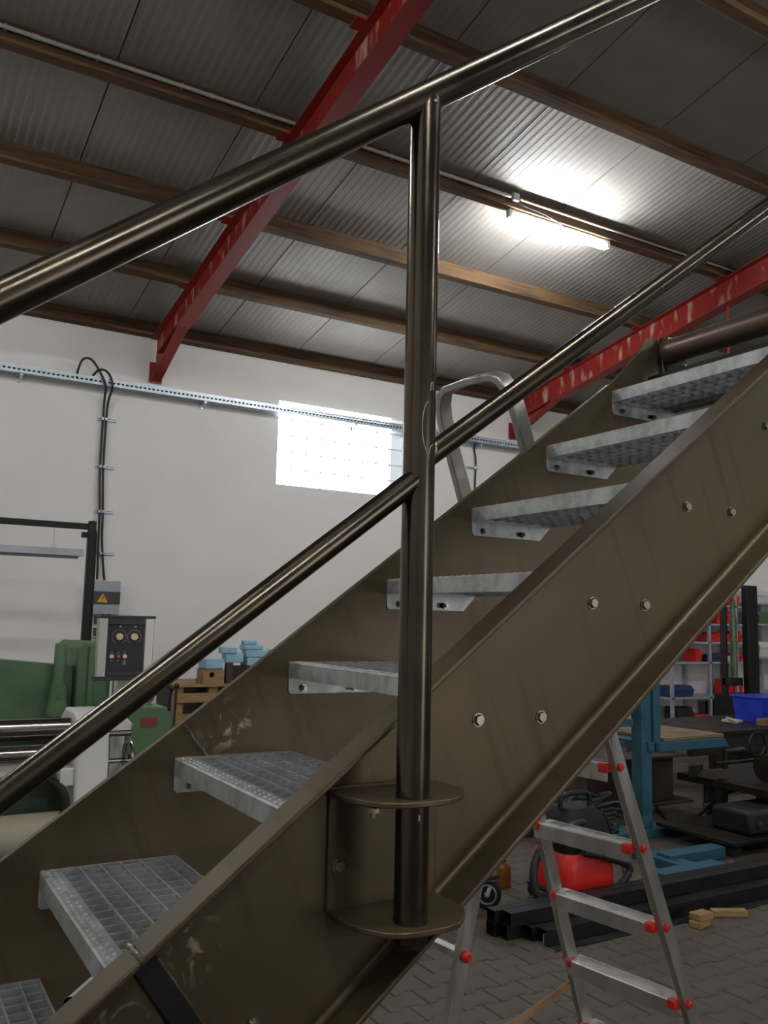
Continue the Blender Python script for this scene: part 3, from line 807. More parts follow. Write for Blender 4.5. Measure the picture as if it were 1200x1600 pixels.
# ------------------------------------------------------------------ left: green shear, rolls, panel, gearbox
t = thing('green_shear', (.9, 6.9, 0), 'big green painted plate shear with sloping top guard', 'machine')
m = MB(); m.prism([(-.9, .9), (1.32, .9), (1.32, 1.302), (.83, 1.349), (-.9, 1.39)], 'y', 6.5, 6.62); m.build('front_guard', m_green, t, bevel=.008)
m = MB(); m.box(-.9, 1.72, 6.55, 7.3, 0, .9); m.build('bed', m_green, t, bevel=.01)
m = MB(); m.box(-.9, 1.33, 6.35, 6.6, .84, .905); m.build('table', m_rust, t, bevel=.005)
m = MB(); m.prism([(1.325, .9), (1.70, .9), (1.70, 1.40), (1.66, 1.455), (1.37, 1.465), (1.325, 1.43)], 'y', 6.42, 7.2); m.build('end_column', m_green, t, bevel=.012)
m = MB(); m.box(1.40, 1.44, 6.395, 6.425, .92, 1.44); m.build('column_rib', m_green, t, bevel=.006)
m = MB(); m.box(1.55, 1.565, 6.38, 6.42, .95, 1.20); m.build('edge_rail', m_galvtray, t)
m = MB(); m.lathe([(.075, 0), (.075, .05), (.06, .12), (.058, .2), (.05, .21), (.042, .212), (.041, .485), (.036, .495)], (1.215, 6.44, .965), (0, 0, 1), 24); m.build('hold_down_cylinder', m_green, t)
m = MB(); m.lathe([(.056, .0), (.056, .008)], (1.215, 6.44, 1.172), (0, 0, 1), 24); m.build('collar_ring', m_green, t)
m = MB(); m.lathe([(.018, 0), (.018, .012)], (1.215, 6.382, 1.10), (0, -1, 0), 14); m.build('plug', m_green, t)
m = MB(); m.lathe([(.018, 0), (.018, .02)], (1.52, 6.42, 1.36), (0, -1, 0), 14); m.build('plug', m_dark, t)
m = MB(); m.box(1.12, 1.25, 6.34, 6.36, .855, .895); m.build('pocket_shade_block', m_black, t)  # solid black block painting the shade of an open recess

t = thing('plate_roller', (.1, 4.3, 0), 'plate bending rolls with white end frames and ground steel rollers', 'machine')
def roll(name, z, y, r, mt, x0=-1.0, x1=.9):
    mm = MB(); mm.tube([(x0, y, z), (x1, y, z)], r, 28); return mm.build(name, mt, t)
roll('top_roller', 1.155, 4.22, .047, m_chrome)
roll('bottom_roller', 1.055, 4.16, .034, m_chrome, x1=.84)
roll('rear_roller', 1.03, 4.34, .04, m_chrome)
m = MB(); m.box(-1.0, .86, 4.17, 4.21, .96, 1.02); m.build('white_rail', m_white, t, bevel=.008)
m = MB(); m.box(-1.0, .9, 4.26, 4.5, .62, .93); m.build('tie_beam', m_dgreen, t, bevel=.01)
m = MB(); m.tube([(-1.0, 4.12, .72), (.93, 4.12, .72)], .092, 36); m.build('drum', m_beige, t)
for xa in (.86, -1.1):
    mm = MB(); mm.prism([(4.05, 0), (4.5, 0), (4.5, 1.0), (4.44, 1.2), (4.36, 1.235), (4.16, 1.235), (4.08, 1.19), (4.05, 1.05)], 'x', xa, xa+.14); mm.build('end_frame', m_white, t, bevel=.012)
m = MB(); m.box(.80, .86, 4.07, 4.15, .925, 1.0); m.build('bearing_block', m_white, t, bevel=.005)
m = MB(); m.tube(smooth_path([(.72, 4.2, .97), (.80, 4.08, .93), (.83, 4.06, .85), (.80, 4.08, .76), (.78, 4.1, .66)], 6), .016, 8); m.build('hose', m_black, t)
m = MB(); m.tube([(1.0, 4.3, .985), (1.17, 4.3, .985)], .012, 10); shaft = m.build('wheel_shaft', m_chrome, t)
m = MB(); m.tube([(1.15, 4.3+.085*math.cos(k/28*6.283), .985+.085*math.sin(k/28*6.283)) for k in range(28)], .010, 8, loop=True)
for k in range(3):
    a_ = k*2.094+.4; m.tube([(1.15, 4.3, .985), (1.15, 4.3+.085*math.cos(a_), .985+.085*math.sin(a_))], .006, 6)
m.build('handwheel', m_chrome, t)
m = MB(); m.prism([(1.0, 1.10), (1.16, 1.10), (1.17, 1.15), (1.13, 1.19), (1.02, 1.2)], 'y', 4.32, 4.395); m.build('gear_cover', m_white, t, bevel=.008)
m = MB(); m.tube([(1.0, 4.27, 1.115), (1.15, 4.27, 1.115)], .014, 12); m.lathe([(.024, 0), (.024, .03)], (.999, 4.27, 1.115), (1, 0, 0), 14); m.build('spindle', m_chrome, t)
m = MB(); m.box(-1.1, 1.0, 4.05, 4.6, 0, .06); m.build('base_frame', m_dgreen, t, bevel=.005)
m = MB(); m.box(-.96, .86, 4.3, 4.34, .06, .62); m.build('rear_apron', m_dgreen, t)

t = thing('control_pendant', (1.11, 4.42, 0), 'black machine control panel with two cream dials and aluminium side rails', 'control panel')
px0, px1, pz0, pz1, pyf, pyb = .972, 1.247, 1.358, 1.668, 4.30, 4.40
m = MB(); m.box(px0+.045, px1-.045, pyf+.02, pyb+.004, pz0+.01, pz1-.01); body = m.build('case', m_panelblk, t, bevel=.004)
m = MB(); m.box(px0+.045, px1-.045, pyf+.012, pyf+.02, pz0+.035, pz1-.04); face = m.build('face_plate', m_panelblk, t)
for a_, b_ in ((px0+.002, px0+.052), (px1-.052, px1-.002)):
    m = MB(); m.prism([(a_, pyf+.01), (a_+.006, pyf), (b_-.006, pyf), (b_, pyf+.01), (b_, pyf+.034), (a_, pyf+.034)], 'z', pz0+.02, pz1-.015); m.build('side_rail', m_alu, t)
m = MB(); m.box(px0+.012, px1+.004, pyf+.004, pyb-.03, pz1-.014, pz1); m.build('top_cap', m_capblk, t, bevel=.003)
m = MB(); m.box(px0+.045, px1-.045, pyf+.004, pyf+.03, pz1-.045, pz1-.014); m.build('top_lip', m_capblk, t, bevel=.003)
m = MB(); m.box(px0, px1+.002, pyf+.004, pyb-.03, pz0, pz0+.02); m.box(px0+.05, px1-.05, pyf+.002, pyf+.03, pz0+.02, pz0+.042); m.build('bottom_cap', m_capblk, t, bevel=.003)
for kx in (1.078, 1.150):
    m = MB(); m.lathe([(.0175, 0), (.0165, .012), (.015, .014)], (kx, pyf+.012, 1.566), (0, -1, 0), 24); m.build('dial_knob', m_cream, face)
    m = MB()
    for k in range(15):
        a_ = math.radians(-50+k*20); m.obox((kx+.033*math.cos(a_), pyf+.0116, 1.566+.033*math.sin(a_)), (.0035, .001, .0035))
    m.obox((kx+.004, pyf+.0116, 1.615), (.010, .001, .006)); m.build('dial_marks', m_print, face)
for kx, kz, mm_ in ((1.047, 1.472, m_btnw), (1.078, 1.472, m_btnr), (1.109, 1.472, m_btnw), (1.107, 1.438, m_btng)):
    m = MB(); m.lathe([(.011, 0), (.0105, .008), (.008, .010)], (kx, pyf+.012, kz), (0, -1, 0), 18); m.build('push_button', mm_, face)
m = MB()
for kx in (1.047, 1.078, 1.109): m.obox((kx, pyf+.0116, 1.491), (.009, .001, .003)); m.obox((kx, pyf+.0116, 1.452), (.008, .001, .003))
m.build('button_marks', m_print, face)
m = MB(); m.tube([(1.13, 4.435, 1.55), (1.13, 4.435, .03)], .032, 16); m.build('pillar', m_white, t)
m = MB(); m.lathe([(.13, 0), (.13, .015), (.05, .035)], (1.13, 4.435, .0), (0, 0, 1), 24); m.build('pillar_foot', m_white, t)

t = thing('green_gearbox', (1.6, 5.6, 0), 'green gear housing with lifting eye and red nameplate', 'gearbox')
m = MB(); m.prism([(1.46, .70), (1.735, .70), (1.735, 1.05), (1.70, 1.10), (1.49, 1.11), (1.46, 1.08)], 'y', 5.5, 5.9); gb = m.build('housing', m_green, t, bevel=.012)
m = MB(); m.box(1.34, 1.8, 5.42, 5.95, .64, .70); m.build('mount_plate', m_rust, t, bevel=.005)
m = MB(); m.box(1.38, 1.76, 5.5, 5.9, 0, .64); m.build('stand', m_dark, t, bevel=.01)
m = MB(); m.box(1.54, 1.635, 5.492, 5.50, .985, 1.04); m.build('nameplate', mat('nameplate_red', '7a2420', '8a2c26', rough=.5), gb)
m = MB(); m.tube([(1.612+.024*math.cos(k/20*6.283), 5.6, 1.155+.026*math.sin(k/20*6.283)) for k in range(20)], .007, 8, loop=True); m.lathe([(.022, 0), (.02, .012), (.011, .016), (.011, .03)], (1.612, 5.6, 1.10), (0, 0, 1), 16); m.build('lifting_eye', m_green, t)
for k, (xt, zt_, xb2) in enumerate(((1.722, 1.215, 1.69), (1.753, 1.232, 1.752))):
    m = MB(); m.tube([(xb2, 5.52, .92), (xt, 5.5, zt_)], .0085, 8); lv = m.build('lever', m_rust if k else m_black, t)
    m = MB(); m.lathe([(.004, -.017), (.013, -.012), (.017, 0), (.013, .012), (.004, .017)], (xt, 5.5, zt_), (0, 0, 1), 14); m.build('ball_knob', m_black, lv)
t = thing('cable_bundle', (1.5, 5.25, 0), 'dark heap of hoses beside the green gear housing', 'hoses')
random.seed(11)
for k in range(5):
    m = MB(); zz = .05+.16*k
    m.tube(smooth_path([(1.25+random.uniform(0, .1), 5.2, zz+.1), (1.4, 5.15+random.uniform(0, .1), zz+random.uniform(.05, .2)), (1.6, 5.2, zz+random.uniform(0, .16)), (1.75, 5.3, zz+.08), (1.7, 5.38, max(.03, zz-.05)), (1.4, 5.36, max(.03, zz-.02))], 5), .022, 8); m.build('hose', m_black, t)

# crate, small wooden box and blue packets by the wall
t = thing('wooden_crate', (3.2, 8.9, 0), 'tall pine crate of boards and pallets against the wall', 'crate')
for k, z in enumerate((0.0, .2, .4, .6, .8)):
    m = MB(); m.box(2.70, 3.9, 8.5, 8.53, z+.02, z+.11); m.build('side_board', m_pine, t)
for x in (2.70, 3.05, 3.5, 3.85):
    m = MB(); m.box(x, x+.09, 8.53, 8.62, 0, .97); m.build('corner_post', m_pine, t)
for k in range(6):
    m = MB(); m.box(2.69, 3.92, 8.49+k*.14, 8.49+k*.14+.12, .97, .995); m.build('deck_board', m_pine, t)
m = MB(); m.box(2.72, 3.88, 8.75, 9.2, .02, .94); m.build('inner_load', m_rust, t)
t = thing('small_wooden_box', (3.07, 8.62, .995), 'small open pine box with an oval handle hole on the crate', 'box')
m = MB(); holed_plate(m, [(2.98, .996), (3.2, .996), (3.2, 1.14), (2.98, 1.14)], arc((3.07, 1.085), .028, 0, 337.5, 15), 8.52, 8.535); m.box(2.98, 3.2, 8.70, 8.715, .996, 1.14); m.box(2.98, 2.993, 8.535, 8.70, .996, 1.14); m.box(3.187, 3.2, 8.535, 8.70, .996, 1.14); m.box(2.99, 3.19, 8.53, 8.71, .996, 1.006); m.build('body', m_pine, t)
t = thing('dark_iron_scrap', (3.4, 8.65, .995), 'dark brown iron offcuts on the crate under the blue packets', 'scrap metal')
m = MB(); m.box(3.23, 3.30, 8.54, 8.6, .996, 1.2); m.build('flat_bar', m_rust, t)
m = MB(); m.box(3.3, 3.85, 8.55, 8.8, .996, 1.165); m.build('slab', m_dark, t, bevel=.01)
m = MB(); m.tube([(3.0, 8.78, 1.016), (3.28, 8.78, 1.016)], .02, 8); m.build('bar', m_black, t)
pk = [(3.09, 8.62, 1.142, .2, .17, .10, .2), (3.335, 8.66, 1.202, .19, .17, .09, -.1), (3.56, 8.66, 1.167, .21, .18, .085, .05), (3.78, 8.67, 1.167, .18, .18, .10, .1), (3.27, 8.63, 1.294, .17, .12, .065, .0), (3.57, 8.64, 1.254, .24, .15, .075, -.05), (3.53, 8.64, 1.331, .22, .13, .05, .1), (3.5, 8.63, 1.383, .15, .1, .045, -.08), (3.79, 8.68, 1.27, .12, .1, .065, .2)]
for k, (x, y, z, sx, sy, sz, rz) in enumerate(pk):
    m = MB(); m.obox((x, y, z+sz/2), (sx, sy, sz), (0, 0, rz))
    m.box(x-.01, x+.01, y-sy/2-.001, y+sy/2+.001, z+sz*.1, z+sz*1.0)
    o = m.build('blue_packet', m_sky, bevel=.014)
    tag(o, 'light blue wrapped packet heaped on top of the crate', 'packet', 'light blue packets heaped on the crate')

# ------------------------------------------------------------------ stepladder
A = Vector((2.309, 2.328, .706)); S_ = Vector((.111, .025, -.2625)); E_ = Vector((-.1445, .9895, 0)); 
def lw(k): return .457+.027*k
def Lp(k, sg, off=0.0): return A + S_*k + E_*(sg*(lw(k)/2+off))
kf = A.z/.2625 - .03
t = thing('stepladder', (1.9, 2.3, 0), 'aluminium stepladder with red plastic step ends and a bent top hoop', 'stepladder')
fd = Vector((-E_.y, E_.x, 0))*-1.0      # horizontal, pointing to the climbing side (+x)
fd = Vector((.9895, .1445, 0))
down = S_.normalized()
nrm = E_.cross(down).normalized()        # across the rail depth
# rails and the hoop joining them
hoopk = -7.15
def rail_path():
    P = []
    hw = .158
    P.append(Lp(kf, 1)); P.append(Lp(-3.5, 1)); P.append(Lp(-5.2, 1))
    for kk, f_ in ((-6.0, 1.0), (-6.22, .985), (-6.38, .92), (-6.49, .8), (-6.54, .62), (-6.56, 0), (-6.54, -.62), (-6.49, -.8), (-6.38, -.92), (-6.22, -.985), (-6.0, -1.0)):
        P.append(A+S_*kk+E_*(f_*hw))
    P.append(Lp(-5.2, -1)); P.append(Lp(-3.5, -1)); P.append(Lp(kf, -1))
    return P
def sweep_rect(pts, w_, d_, dvec):
    mm = MB(); pts = [Vector(p) for p in pts]; n = len(pts); rings = []
    for i, p in enumerate(pts):
        d = (pts[min(i+1, n-1)]-pts[max(i-1, 0)]).normalized()
        a_ = (dvec-d*dvec.dot(d)).normalized(); b_ = d.cross(a_)
        rings += [p+a_*d_/2+b_*w_/2, p+a_*d_/2-b_*w_/2, p-a_*d_/2-b_*w_/2, p-a_*d_/2+b_*w_/2]
    fs = []
    for i in range(n-1):
        for k in range(4): fs.append((i*4+k, i*4+(k+1) % 4, i*4+4+(k+1) % 4, i*4+4+k))
    fs += [(3, 2, 1, 0), (4*n-4, 4*n-3, 4*n-2, 4*n-1)]
    mm.add(rings, fs); return mm
sweep_rect(rail_path(), .025, .055, nrm).build('rail_and_hoop', m_alu, t, bevel=.004)
STEPK = [2, 1, 0, -1, -2, -3, -4]
for k in STEPK:
    a_, b_ = Lp(k, 1, -.0125), Lp(k, -1, -.0125); L_ = (a_-b_).length
    c_ = (a_+b_)/2
    R3 = Matrix((E_, fd, Vector((0, 0, 1)))).transposed()
    mm = MB()
    def loc(e, f, z): return c_ + E_*e + fd*f + Vector((0, 0, z))
    prof = [(-.042, -.046), (-.042, .002), (-.038, .006), (.04, .005), (.04, -.02), (.036, -.02), (.036, .0), (-.036, .0), (-.037, -.046)]
    vs_ = [loc(e, f, z) for e in (-L_/2, L_/2) for f, z in prof]; n_ = len(prof)
    mm.add(vs_, [tuple(range(n_-1, -1, -1)), tuple(range(n_, 2*n_))]+[(i, (i+1) % n_, n_+(i+1) % n_, n_+i) for i in range(n_)])
    for j in range(12):
        f_ = -.033+.0056*j
        mm.add([loc(e, f_+df, z) for e in (-L_/2+.03, L_/2-.03) for df, z in ((0, .005), (.0014, .0062), (.0028, .005))], [(0, 1, 4, 3), (1, 2, 5, 4)])
    st_ = mm.build('step', m_alu, t, smooth=0)
    for sg in (1, -1):
        p = Lp(k, sg, -.0125-.014)
        m = MB(); q = p-fd*.034
        m.obox(q+Vector((0, 0, -.004)), (.036 if sg < 0 else .014, .034, .030), (0, 0, math.atan2(E_.y, E_.x))); m.build('step_end', m_redpl, st_, bevel=.006)
        m = MB(); q = Lp(k, sg, .0125); m.lathe([(.013, 0), (.013, .008), (.009, .012)], q-fd*.012, tuple(E_*sg), 14); m.build('end_plug', m_redpl, st_)
# rear support
hinge = [Lp(-4.9, -1)+Vector((-.03, 0.004, 0)), Lp(-4.9, 1)+Vector((-.03, 0, 0))]
feet = [Vector((1.36, 2.095, .004)), Vector((1.30, 2.58, .004))]
for h_, f_ in zip(hinge, feet):
    sweep_rect([h_, (h_+f_)/2, f_], .022, .045, Vector((1, 0, .35))).build('rear_leg', m_alu, t, bevel=.003)
    m = MB(); m.obox(f_+Vector((0, 0, .012)), (.05, .035, .03)); m.build('foot', m_black, t, bevel=.005)
for u in (.30, .62, .86):
    p, q = hinge[0].lerp(feet[0], u), hinge[1].lerp(feet[1], u)
    m = MB(); m.bar(p, q, .03, .018); br_ = m.build('rear_brace', m_alu, t)
    for pp, sg in ((p, -1), (q, 1)):
        m = MB(); m.lathe([(.016, 0), (.016, .01), (.01, .016)], pp+E_*(.011*sg), tuple(E_*sg), 14); m.build('end_plug', m_redpl, br_)
m = MB(); m.obox(A+S_*-4.9+Vector((.06, 0, 0)), (.2, .28, .03), (0, 0, math.atan2(.1445, .9895))); m.build('platform', m_alu, t, bevel=.006)
m = MB(); a_ = Lp(1.38, 1)+Vector((-.02, .0, 0)); b_ = hinge[1].lerp(feet[1], .83)+Vector((.012, 0, 0))
pts = [a_.lerp(b_, k/14)+Vector((0, 0, -.10*math.sin(math.pi*k/14))) for k in range(15)]
sweep_rect(pts, .004, .028, Vector((0, 0, 1))).build('spread_strap', m_strap, t)
for sg in (1, -1):
    m = MB(); q = Lp(kf, sg); m.obox(q+Vector((0, 0, .012)), (.05, .04, .045), (0, 0, .14)); m.build('foot', m_black, t, bevel=.006)

# ------------------------------------------------------------------ square tubes, wood, vacuum on the floor
def sq_tube(x0, x1, y, z, a=.07, tw=.004):
    mm = MB(); ym, yp, zm, zq = y-a/2, y+a/2, z, z+a
    i0, i1, k0, k1 = ym+tw, yp-tw, zm+tw, zq-tw
    vs_ = []
    for x in (x0, x1):
        vs_ += [(x, ym, zm), (x, yp, zm), (x, yp, zq), (x, ym, zq), (x, i0, k0), (x, i1, k0), (x, i1, k1), (x, i0, k1)]
    fs = []
    for k in range(4):
        k2 = (k+1) % 4
        fs += [(k, k2, 8+k2, 8+k), (4+k, 12+k, 12+k2, 4+k2), (k, 4+k, 4+k2, k2), (8+k, 8+k2, 12+k2, 12+k)]
    mm.add(vs_, fs); return mm
tl = [('black square steel tube at the bottom of the pile on the floor', 3.24, 6.4, 3.735, 0), ('black square steel tube at the bottom of the pile on the floor', 3.2, 6.6, 3.808, 0),
      ('black square steel tube at the bottom of the pile on the floor', 3.09, 6.5, 3.881, 0), ('black square steel tube at the bottom of the pile on the floor', 3.06, 6.4, 3.954, 0),
      ('black square steel tube lying on top of the pile on the floor', 3.10, 6.5, 3.86, .0705), ('black square steel tube lying on top of the pile on the floor', 3.05, 6.6, 3.935, .0705)]
for lb, xa, xb2, y, z in tl:
    o = sq_tube(xa, xb2, y, z).build('square_tube', m_blackst, smooth=0)
    tag(o, lb, 'steel tube', 'black square tubes piled on the pavers' if z == 0 else 'upper tubes of the pile')
m = MB(); m.box(3.21, 5.6, 3.60, 3.695, .0, .005); m.box(3.21, 5.6, 3.69, 3.695, .005, .062)
o = m.build('steel_angle', m_blackst); tag(o, 'dark steel angle lying open along the pile of square tubes', 'steel angle')
m = MB(); m.box(3.206, 3.211, 3.60, 3.695, .0, .005); m.box(3.206, 3.211, 3.69, 3.695, .005, .062); m.build('cut_end', m_alu, o)
for (x, y, z, s3, rz) in ((4.22, 3.53, 0, (.13, .07, .035), .25), (4.24, 3.535, .036, (.12, .075, .035), .05)):
    m = MB(); m.obox((x, y, z+s3[2]/2), s3, (0, 0, rz)); tag(m.build('wood_block', m_pine, bevel=.003), ('short pine block lying on another block by the tubes' if z else 'short pine block on the pavers under another block'), 'wood block', 'pine blocks by the tubes')
m = MB(); m.obox((4.52, 3.57, .018), (.21, .055, .036), (0, 0, -.45)); tag(m.build('wood_batten', m_pine, bevel=.003), 'loose pine batten poking out from the tubes', 'wood batten')

vx, vy = 3.93, 4.25
t = thing('vacuum_cleaner', (vx, vy, 0), 'red and black workshop vacuum cleaner with a thick ribbed hose', 'vacuum cleaner')
def rrect(cx, cy, hx, hy, r, n=5):
    out = []
    for sx, sy, a0 in ((1, 1, 0), (-1, 1, 90), (-1, -1, 180), (1, -1, 270)):
        for k in range(n+1):
            a_ = math.radians(a0+90*k/n); out.append((cx+sx*(hx-r)+r*math.cos(a_), cy+sy*(hy-r)+r*math.sin(a_)))
    return out
def loft(levels, mt, name, par, bevel=0):
    mm = MB(); rings = [[(x, y, z) for x, y in rrect(cx, cy, hx, hy, r)] for (cx, cy, hx, hy, r, z) in levels]; n = len(rings[0]); vs_ = [v for q in rings for v in q]; fs = []
    for i in range(len(rings)-1):
        for k in range(n): fs.append((i*n+k, i*n+(k+1) % n, (i+1)*n+(k+1) % n, (i+1)*n+k))
    fs += [tuple(range(n-1, -1, -1)), tuple((len(rings)-1)*n+k for k in range(n))]
    mm.add(vs_, fs); return mm.build(name, mt, par, bevel=bevel)
loft([(vx, vy, .20, .17, .07, .05), (vx, vy, .22, .18, .09, .09), (vx, vy, .22, .18, .09, .2), (vx, vy, .205, .17, .09, .29), (vx, vy, .18, .15, .08, .32)], m_redpl, 'tank', t)
loft([(vx, vy, .195, .165, .08, .305), (vx, vy, .2, .17, .08, .37), (vx, vy, .18, .15, .08, .48), (vx, vy, .12, .1, .06, .55)], m_blackst, 'motor_head', t)
m = MB(); m.tube(smooth_path([(vx-.12, vy-.02, .54), (vx-.10, vy-.02, .62), (vx+.1, vy-.02, .62), (vx+.12, vy-.02, .54)], 5), .016, 10); m.build('handle', m_black, t)
m = MB(); m.box(vx-.225, vx+.225, vy-.185, vy+.185, .05, .09); m.build('skirt', m_black, t, bevel=.02)
for dx, dy in ((-.19, -.16), (.19, -.16), (-.19, .16), (.19, .16)):
    m = MB(); m.tube([(vx+dx-.015, vy+dy, .027), (vx+dx+.015, vy+dy, .027)], .027, 16); m.build('wheel', m_black, t)
hp_ = smooth_path([(vx-.1, vy-.2, .50), (vx-.26, vy-.2, .46), (vx-.40, vy-.16, .36), (vx-.47, vy-.18, .22), (vx-.44, vy-.22, .08), (vx-.30, vy-.23, .035), (vx-.05, vy-.235, .045), (vx+.15, vy-.23, .10), (vx+.26, vy-.22, .2), (vx+.1, vy-.22, .27), (vx-.12, vy-.22, .33)], 9)
m = MB(); m.tube(hp_, .025, 10, radii=[.026 if i % 2 else .0215 for i in range(len(hp_))]); m.build('ribbed_hose', m_black, t)
hp_ = smooth_path([(vx+.2, vy-.05, .5), (vx+.34, vy+.05, .42), (vx+.42, vy+.02, .2), (vx+.38, vy-.1, .04), (vx+.5, vy-.15, .02), (vx+.62, vy-.05, .02)], 8)
m = MB(); m.tube(hp_, .009, 8); m.build('power_lead', m_cable, t)

# low dolly (only its caster peeps out below the stringer)
t = thing('caster_dolly', (2.95, 4.55, 0), 'low dolly on black rubber casters with grey hubs', 'dolly')
m = MB(); m.box(2.6, 3.36, 4.25, 4.8, .175, .2); m.build('deck', m_dark, t, bevel=.004)
for (x, y) in ((3.31, 4.31), (2.66, 4.31), (3.31, 4.74), (2.66, 4.74)):
    m = MB(); m.lathe([(.058, -.019), (.078, -.017), (.085, -.01), (.085, .01), (.078, .017), (.058, .019)], (x, y, .085), (-.6, -.8, 0), 28); wh = m.build('caster_wheel', m_black, t)
    m = MB(); m.lathe([(.058, -.020), (.058, .020), (.050, .0215), (.046, .016), (.018, .016), (.015, .026)], (x, y, .085), (-.6, -.8, 0), 24); m.build('hub', m_galvtray, wh)
    m = MB(); m.bar((x-.016, y-.022, .085), (x+.02, y-.026, .165), .022, .004, side=(.8, -.6, 0)); m.bar((x+.016, y+.022, .085), (x+.03, y+.02, .165), .022, .004, side=(.8, -.6, 0)); m.obox((x+.02, y, .169), (.08, .07, .010)); m.build('fork', m_galvtray, wh)
t = thing('amber_bottle', (3.68, 4.62, 0), 'small amber bottle with a pale cap standing behind the dolly', 'bottle')
m = MB(); m.lathe([(.045, 0), (.048, .01), (.048, .11), (.03, .14), (.018, .15), (.018, .165)], (3.68, 4.62, 0), (0, 0, 1), 20); m.build('body', m_amber, t)
m = MB(); m.lathe([(.022, .165), (.022, .19), (.018, .195)], (3.68, 4.62, 0), (0, 0, 1), 16); m.build('cap', m_paper, t)

# ------------------------------------------------------------------ teal press, bench, beam, trolley
t = thing('teal_press', (5.9, 5.5, 0), 'teal painted press frame with square columns and a wood-topped table', 'press')
for (x, y, a_, z1) in ((5.58, 5.22, .115, 1.9), (5.40, 5.95, .10, 1.9)):
    m = MB(); m.box(x-a_/2, x+a_/2, y-a_/2, y+a_/2, .06, z1); m.build('column', m_teal, t, bevel=.006)
m = MB(); m.tube([(5.33, 5.30, .9), (5.33, 5.30, 1.9)], .035, 14); m.build('guide_rod', m_teal, t)
m = MB(); m.box(5.28, 5.47, 5.2, 5.24, .86, .92); m.build('guide_lug', m_teal, t)
m = MB(); m.box(5.64, 5.72, 5.14, 5.22, .66, 1.5); m.build('side_post', m_teal, t, bevel=.005)
m = MB(); m.prism([(5.66, .66), (6.52, .66), (6.46, .735), (5.66, .735)], 'y', 5.1, 5.9); m.build('table_frame', m_teal, t, bevel=.005)
m = MB(); m.box(5.58, 5.66, 5.14, 5.9, .66, .735); m.build('table_arm', m_teal, t, bevel=.005)
m = MB(); m.box(4.75, 6.0, 5.1, 5.3, 0, .06); m.build('foot_beam', m_teal, t, bevel=.005)
m = MB(); m.box(5.0, 5.58, 4.42, 4.55, 0, .085); m.build('foot_pad', m_teal, t, bevel=.006)
m = MB(); m.box(4.55, 5.15, 4.05, 4.2, 0, .1); m.build('foot_pad', m_teal, t, bevel=.006)
m = MB(); m.box(4.95, 5.1, 4.2, 5.2, 0, .06); m.build('foot_rail', m_teal, t, bevel=.005)
m = MB(); m.box(5.34, 5.46, 5.3, 6.05, 0, .06); m.build('foot_rail', m_teal, t, bevel=.005)
m = MB(); m.prism([(5.73, 5.12), (6.50, 5.14), (6.44, 5.88), (5.73, 5.88)], 'z', .736, .765); tag(m.build('stained_board', m_board, bevel=.004), 'brown stained board lying on the teal press table', 'board')
# heavy H-beam offcut
t = thing('beam_offcut', (6.2, 5.95, 0), 'dark brown wide-flange beam offcut lying on the floor', 'steel beam')
m = MB(); m.box(5.6, 6.95, 6.1, 6.118, .0, .42); m.build('web', m_rust, t)
m = MB(); m.prism([(6.0, .42), (6.32, .42), (6.32, .44), (6.0, .44)], 'x', 5.6, 7.05); m.build('top_flange', m_rust, t)
m = MB(); m.prism([(5.94, 0), (6.3, 0), (6.3, .022), (5.94, .022)], 'x', 5.6, 7.05); m.build('bottom_flange', m_rust, t)
# dark workbench
t = thing('welding_bench', (8.3, 6.5, 0), 'low dark steel workbench with a deep black apron', 'workbench')
m = MB(); m.box(7.12, 9.9, 6.0, 7.1, .60, .635); m.build('top', m_dark, t, bevel=.004)
m = MB(); m.box(7.15, 9.8, 6.06, 6.10, .40, .60); m.build('apron', m_black, t)
for (x, y) in ((8.22, 6.62), (7.3, 6.95), (9.75, 6.95), (9.75, 6.15)):
    m = MB(); m.box(x-.05, x+.05, y-.05, y+.05, 0, .60); m.build('leg', m_rust, t)
t = thing('blue_crate', (8.8, 6.5, .635), 'bright blue plastic crate on the dark workbench', 'crate')
loft([(9.02, 6.55, .33, .17, .02, .636), (9.02, 6.55, .355, .19, .02, .90)], m_bluepl, 'shell', t)
m = MB(); m.box(8.65, 9.39, 6.345, 6.755, .895, .915); m.build('rim', m_bluepl, t, bevel=.004)
m = MB(); m.box(8.9, 9.14, 6.352, 6.362, .80, .84); m.build('grip', m_bluebin, t, bevel=.003)
m = MB(); m.obox((8.62, 6.16, .675), (.5, .10, .075), (0, 0, .03)); tag(m.build('wood_beam', m_board, bevel=.006), 'rough wooden beam piece in front of the blue crate', 'wood beam')
m = MB(); m.obox((8.36, 6.5, .655), (.22, .16, .03), (.05, 0, .3)); m.obox((8.3, 6.45, .675), (.12, .1, .02), (.3, .2, .1)); tag(m.build('paper_scrap', m_paper, bevel=.008), 'crumpled pale paper beside the blue crate', 'paper')
# machine trolley
t = thing('machine_trolley', (6.6, 4.9, 0), 'dark steel trolley on casters loaded with a small oily machine', 'trolley')
m = MB(); m.box(6.2, 7.6, 4.5, 5.4, .36, .42); m.build('upper_deck', m_dark, t, bevel=.004)
m = MB(); m.box(5.6, 7.3, 4.36, 5.1, .09, .12); m.build('lower_deck', m_dark, t, bevel=.004)
m = MB(); m.bar((6.15, 5.2, .46), (6.62, 5.5, .40), .05, .09); m.build('draw_bar', m_blackst, t)
for (x, y, z1) in ((6.25, 4.98, .42), (7.2, 4.45, .42), (7.2, 5.3, .42)):
    m = MB(); m.box(x-.035, x+.035, y-.035, y+.035, .09, z1); m.build('post', m_dark, t)
for (x, y, r) in ((5.68, 4.42, .045), (7.2, 4.42, .045), (7.2, 5.05, .045)):
    m = MB(); m.tube([(x-.02, y-.01, r), (x+.02, y+.01, r)], r, 18); m.build('caster_wheel', m_black, t)
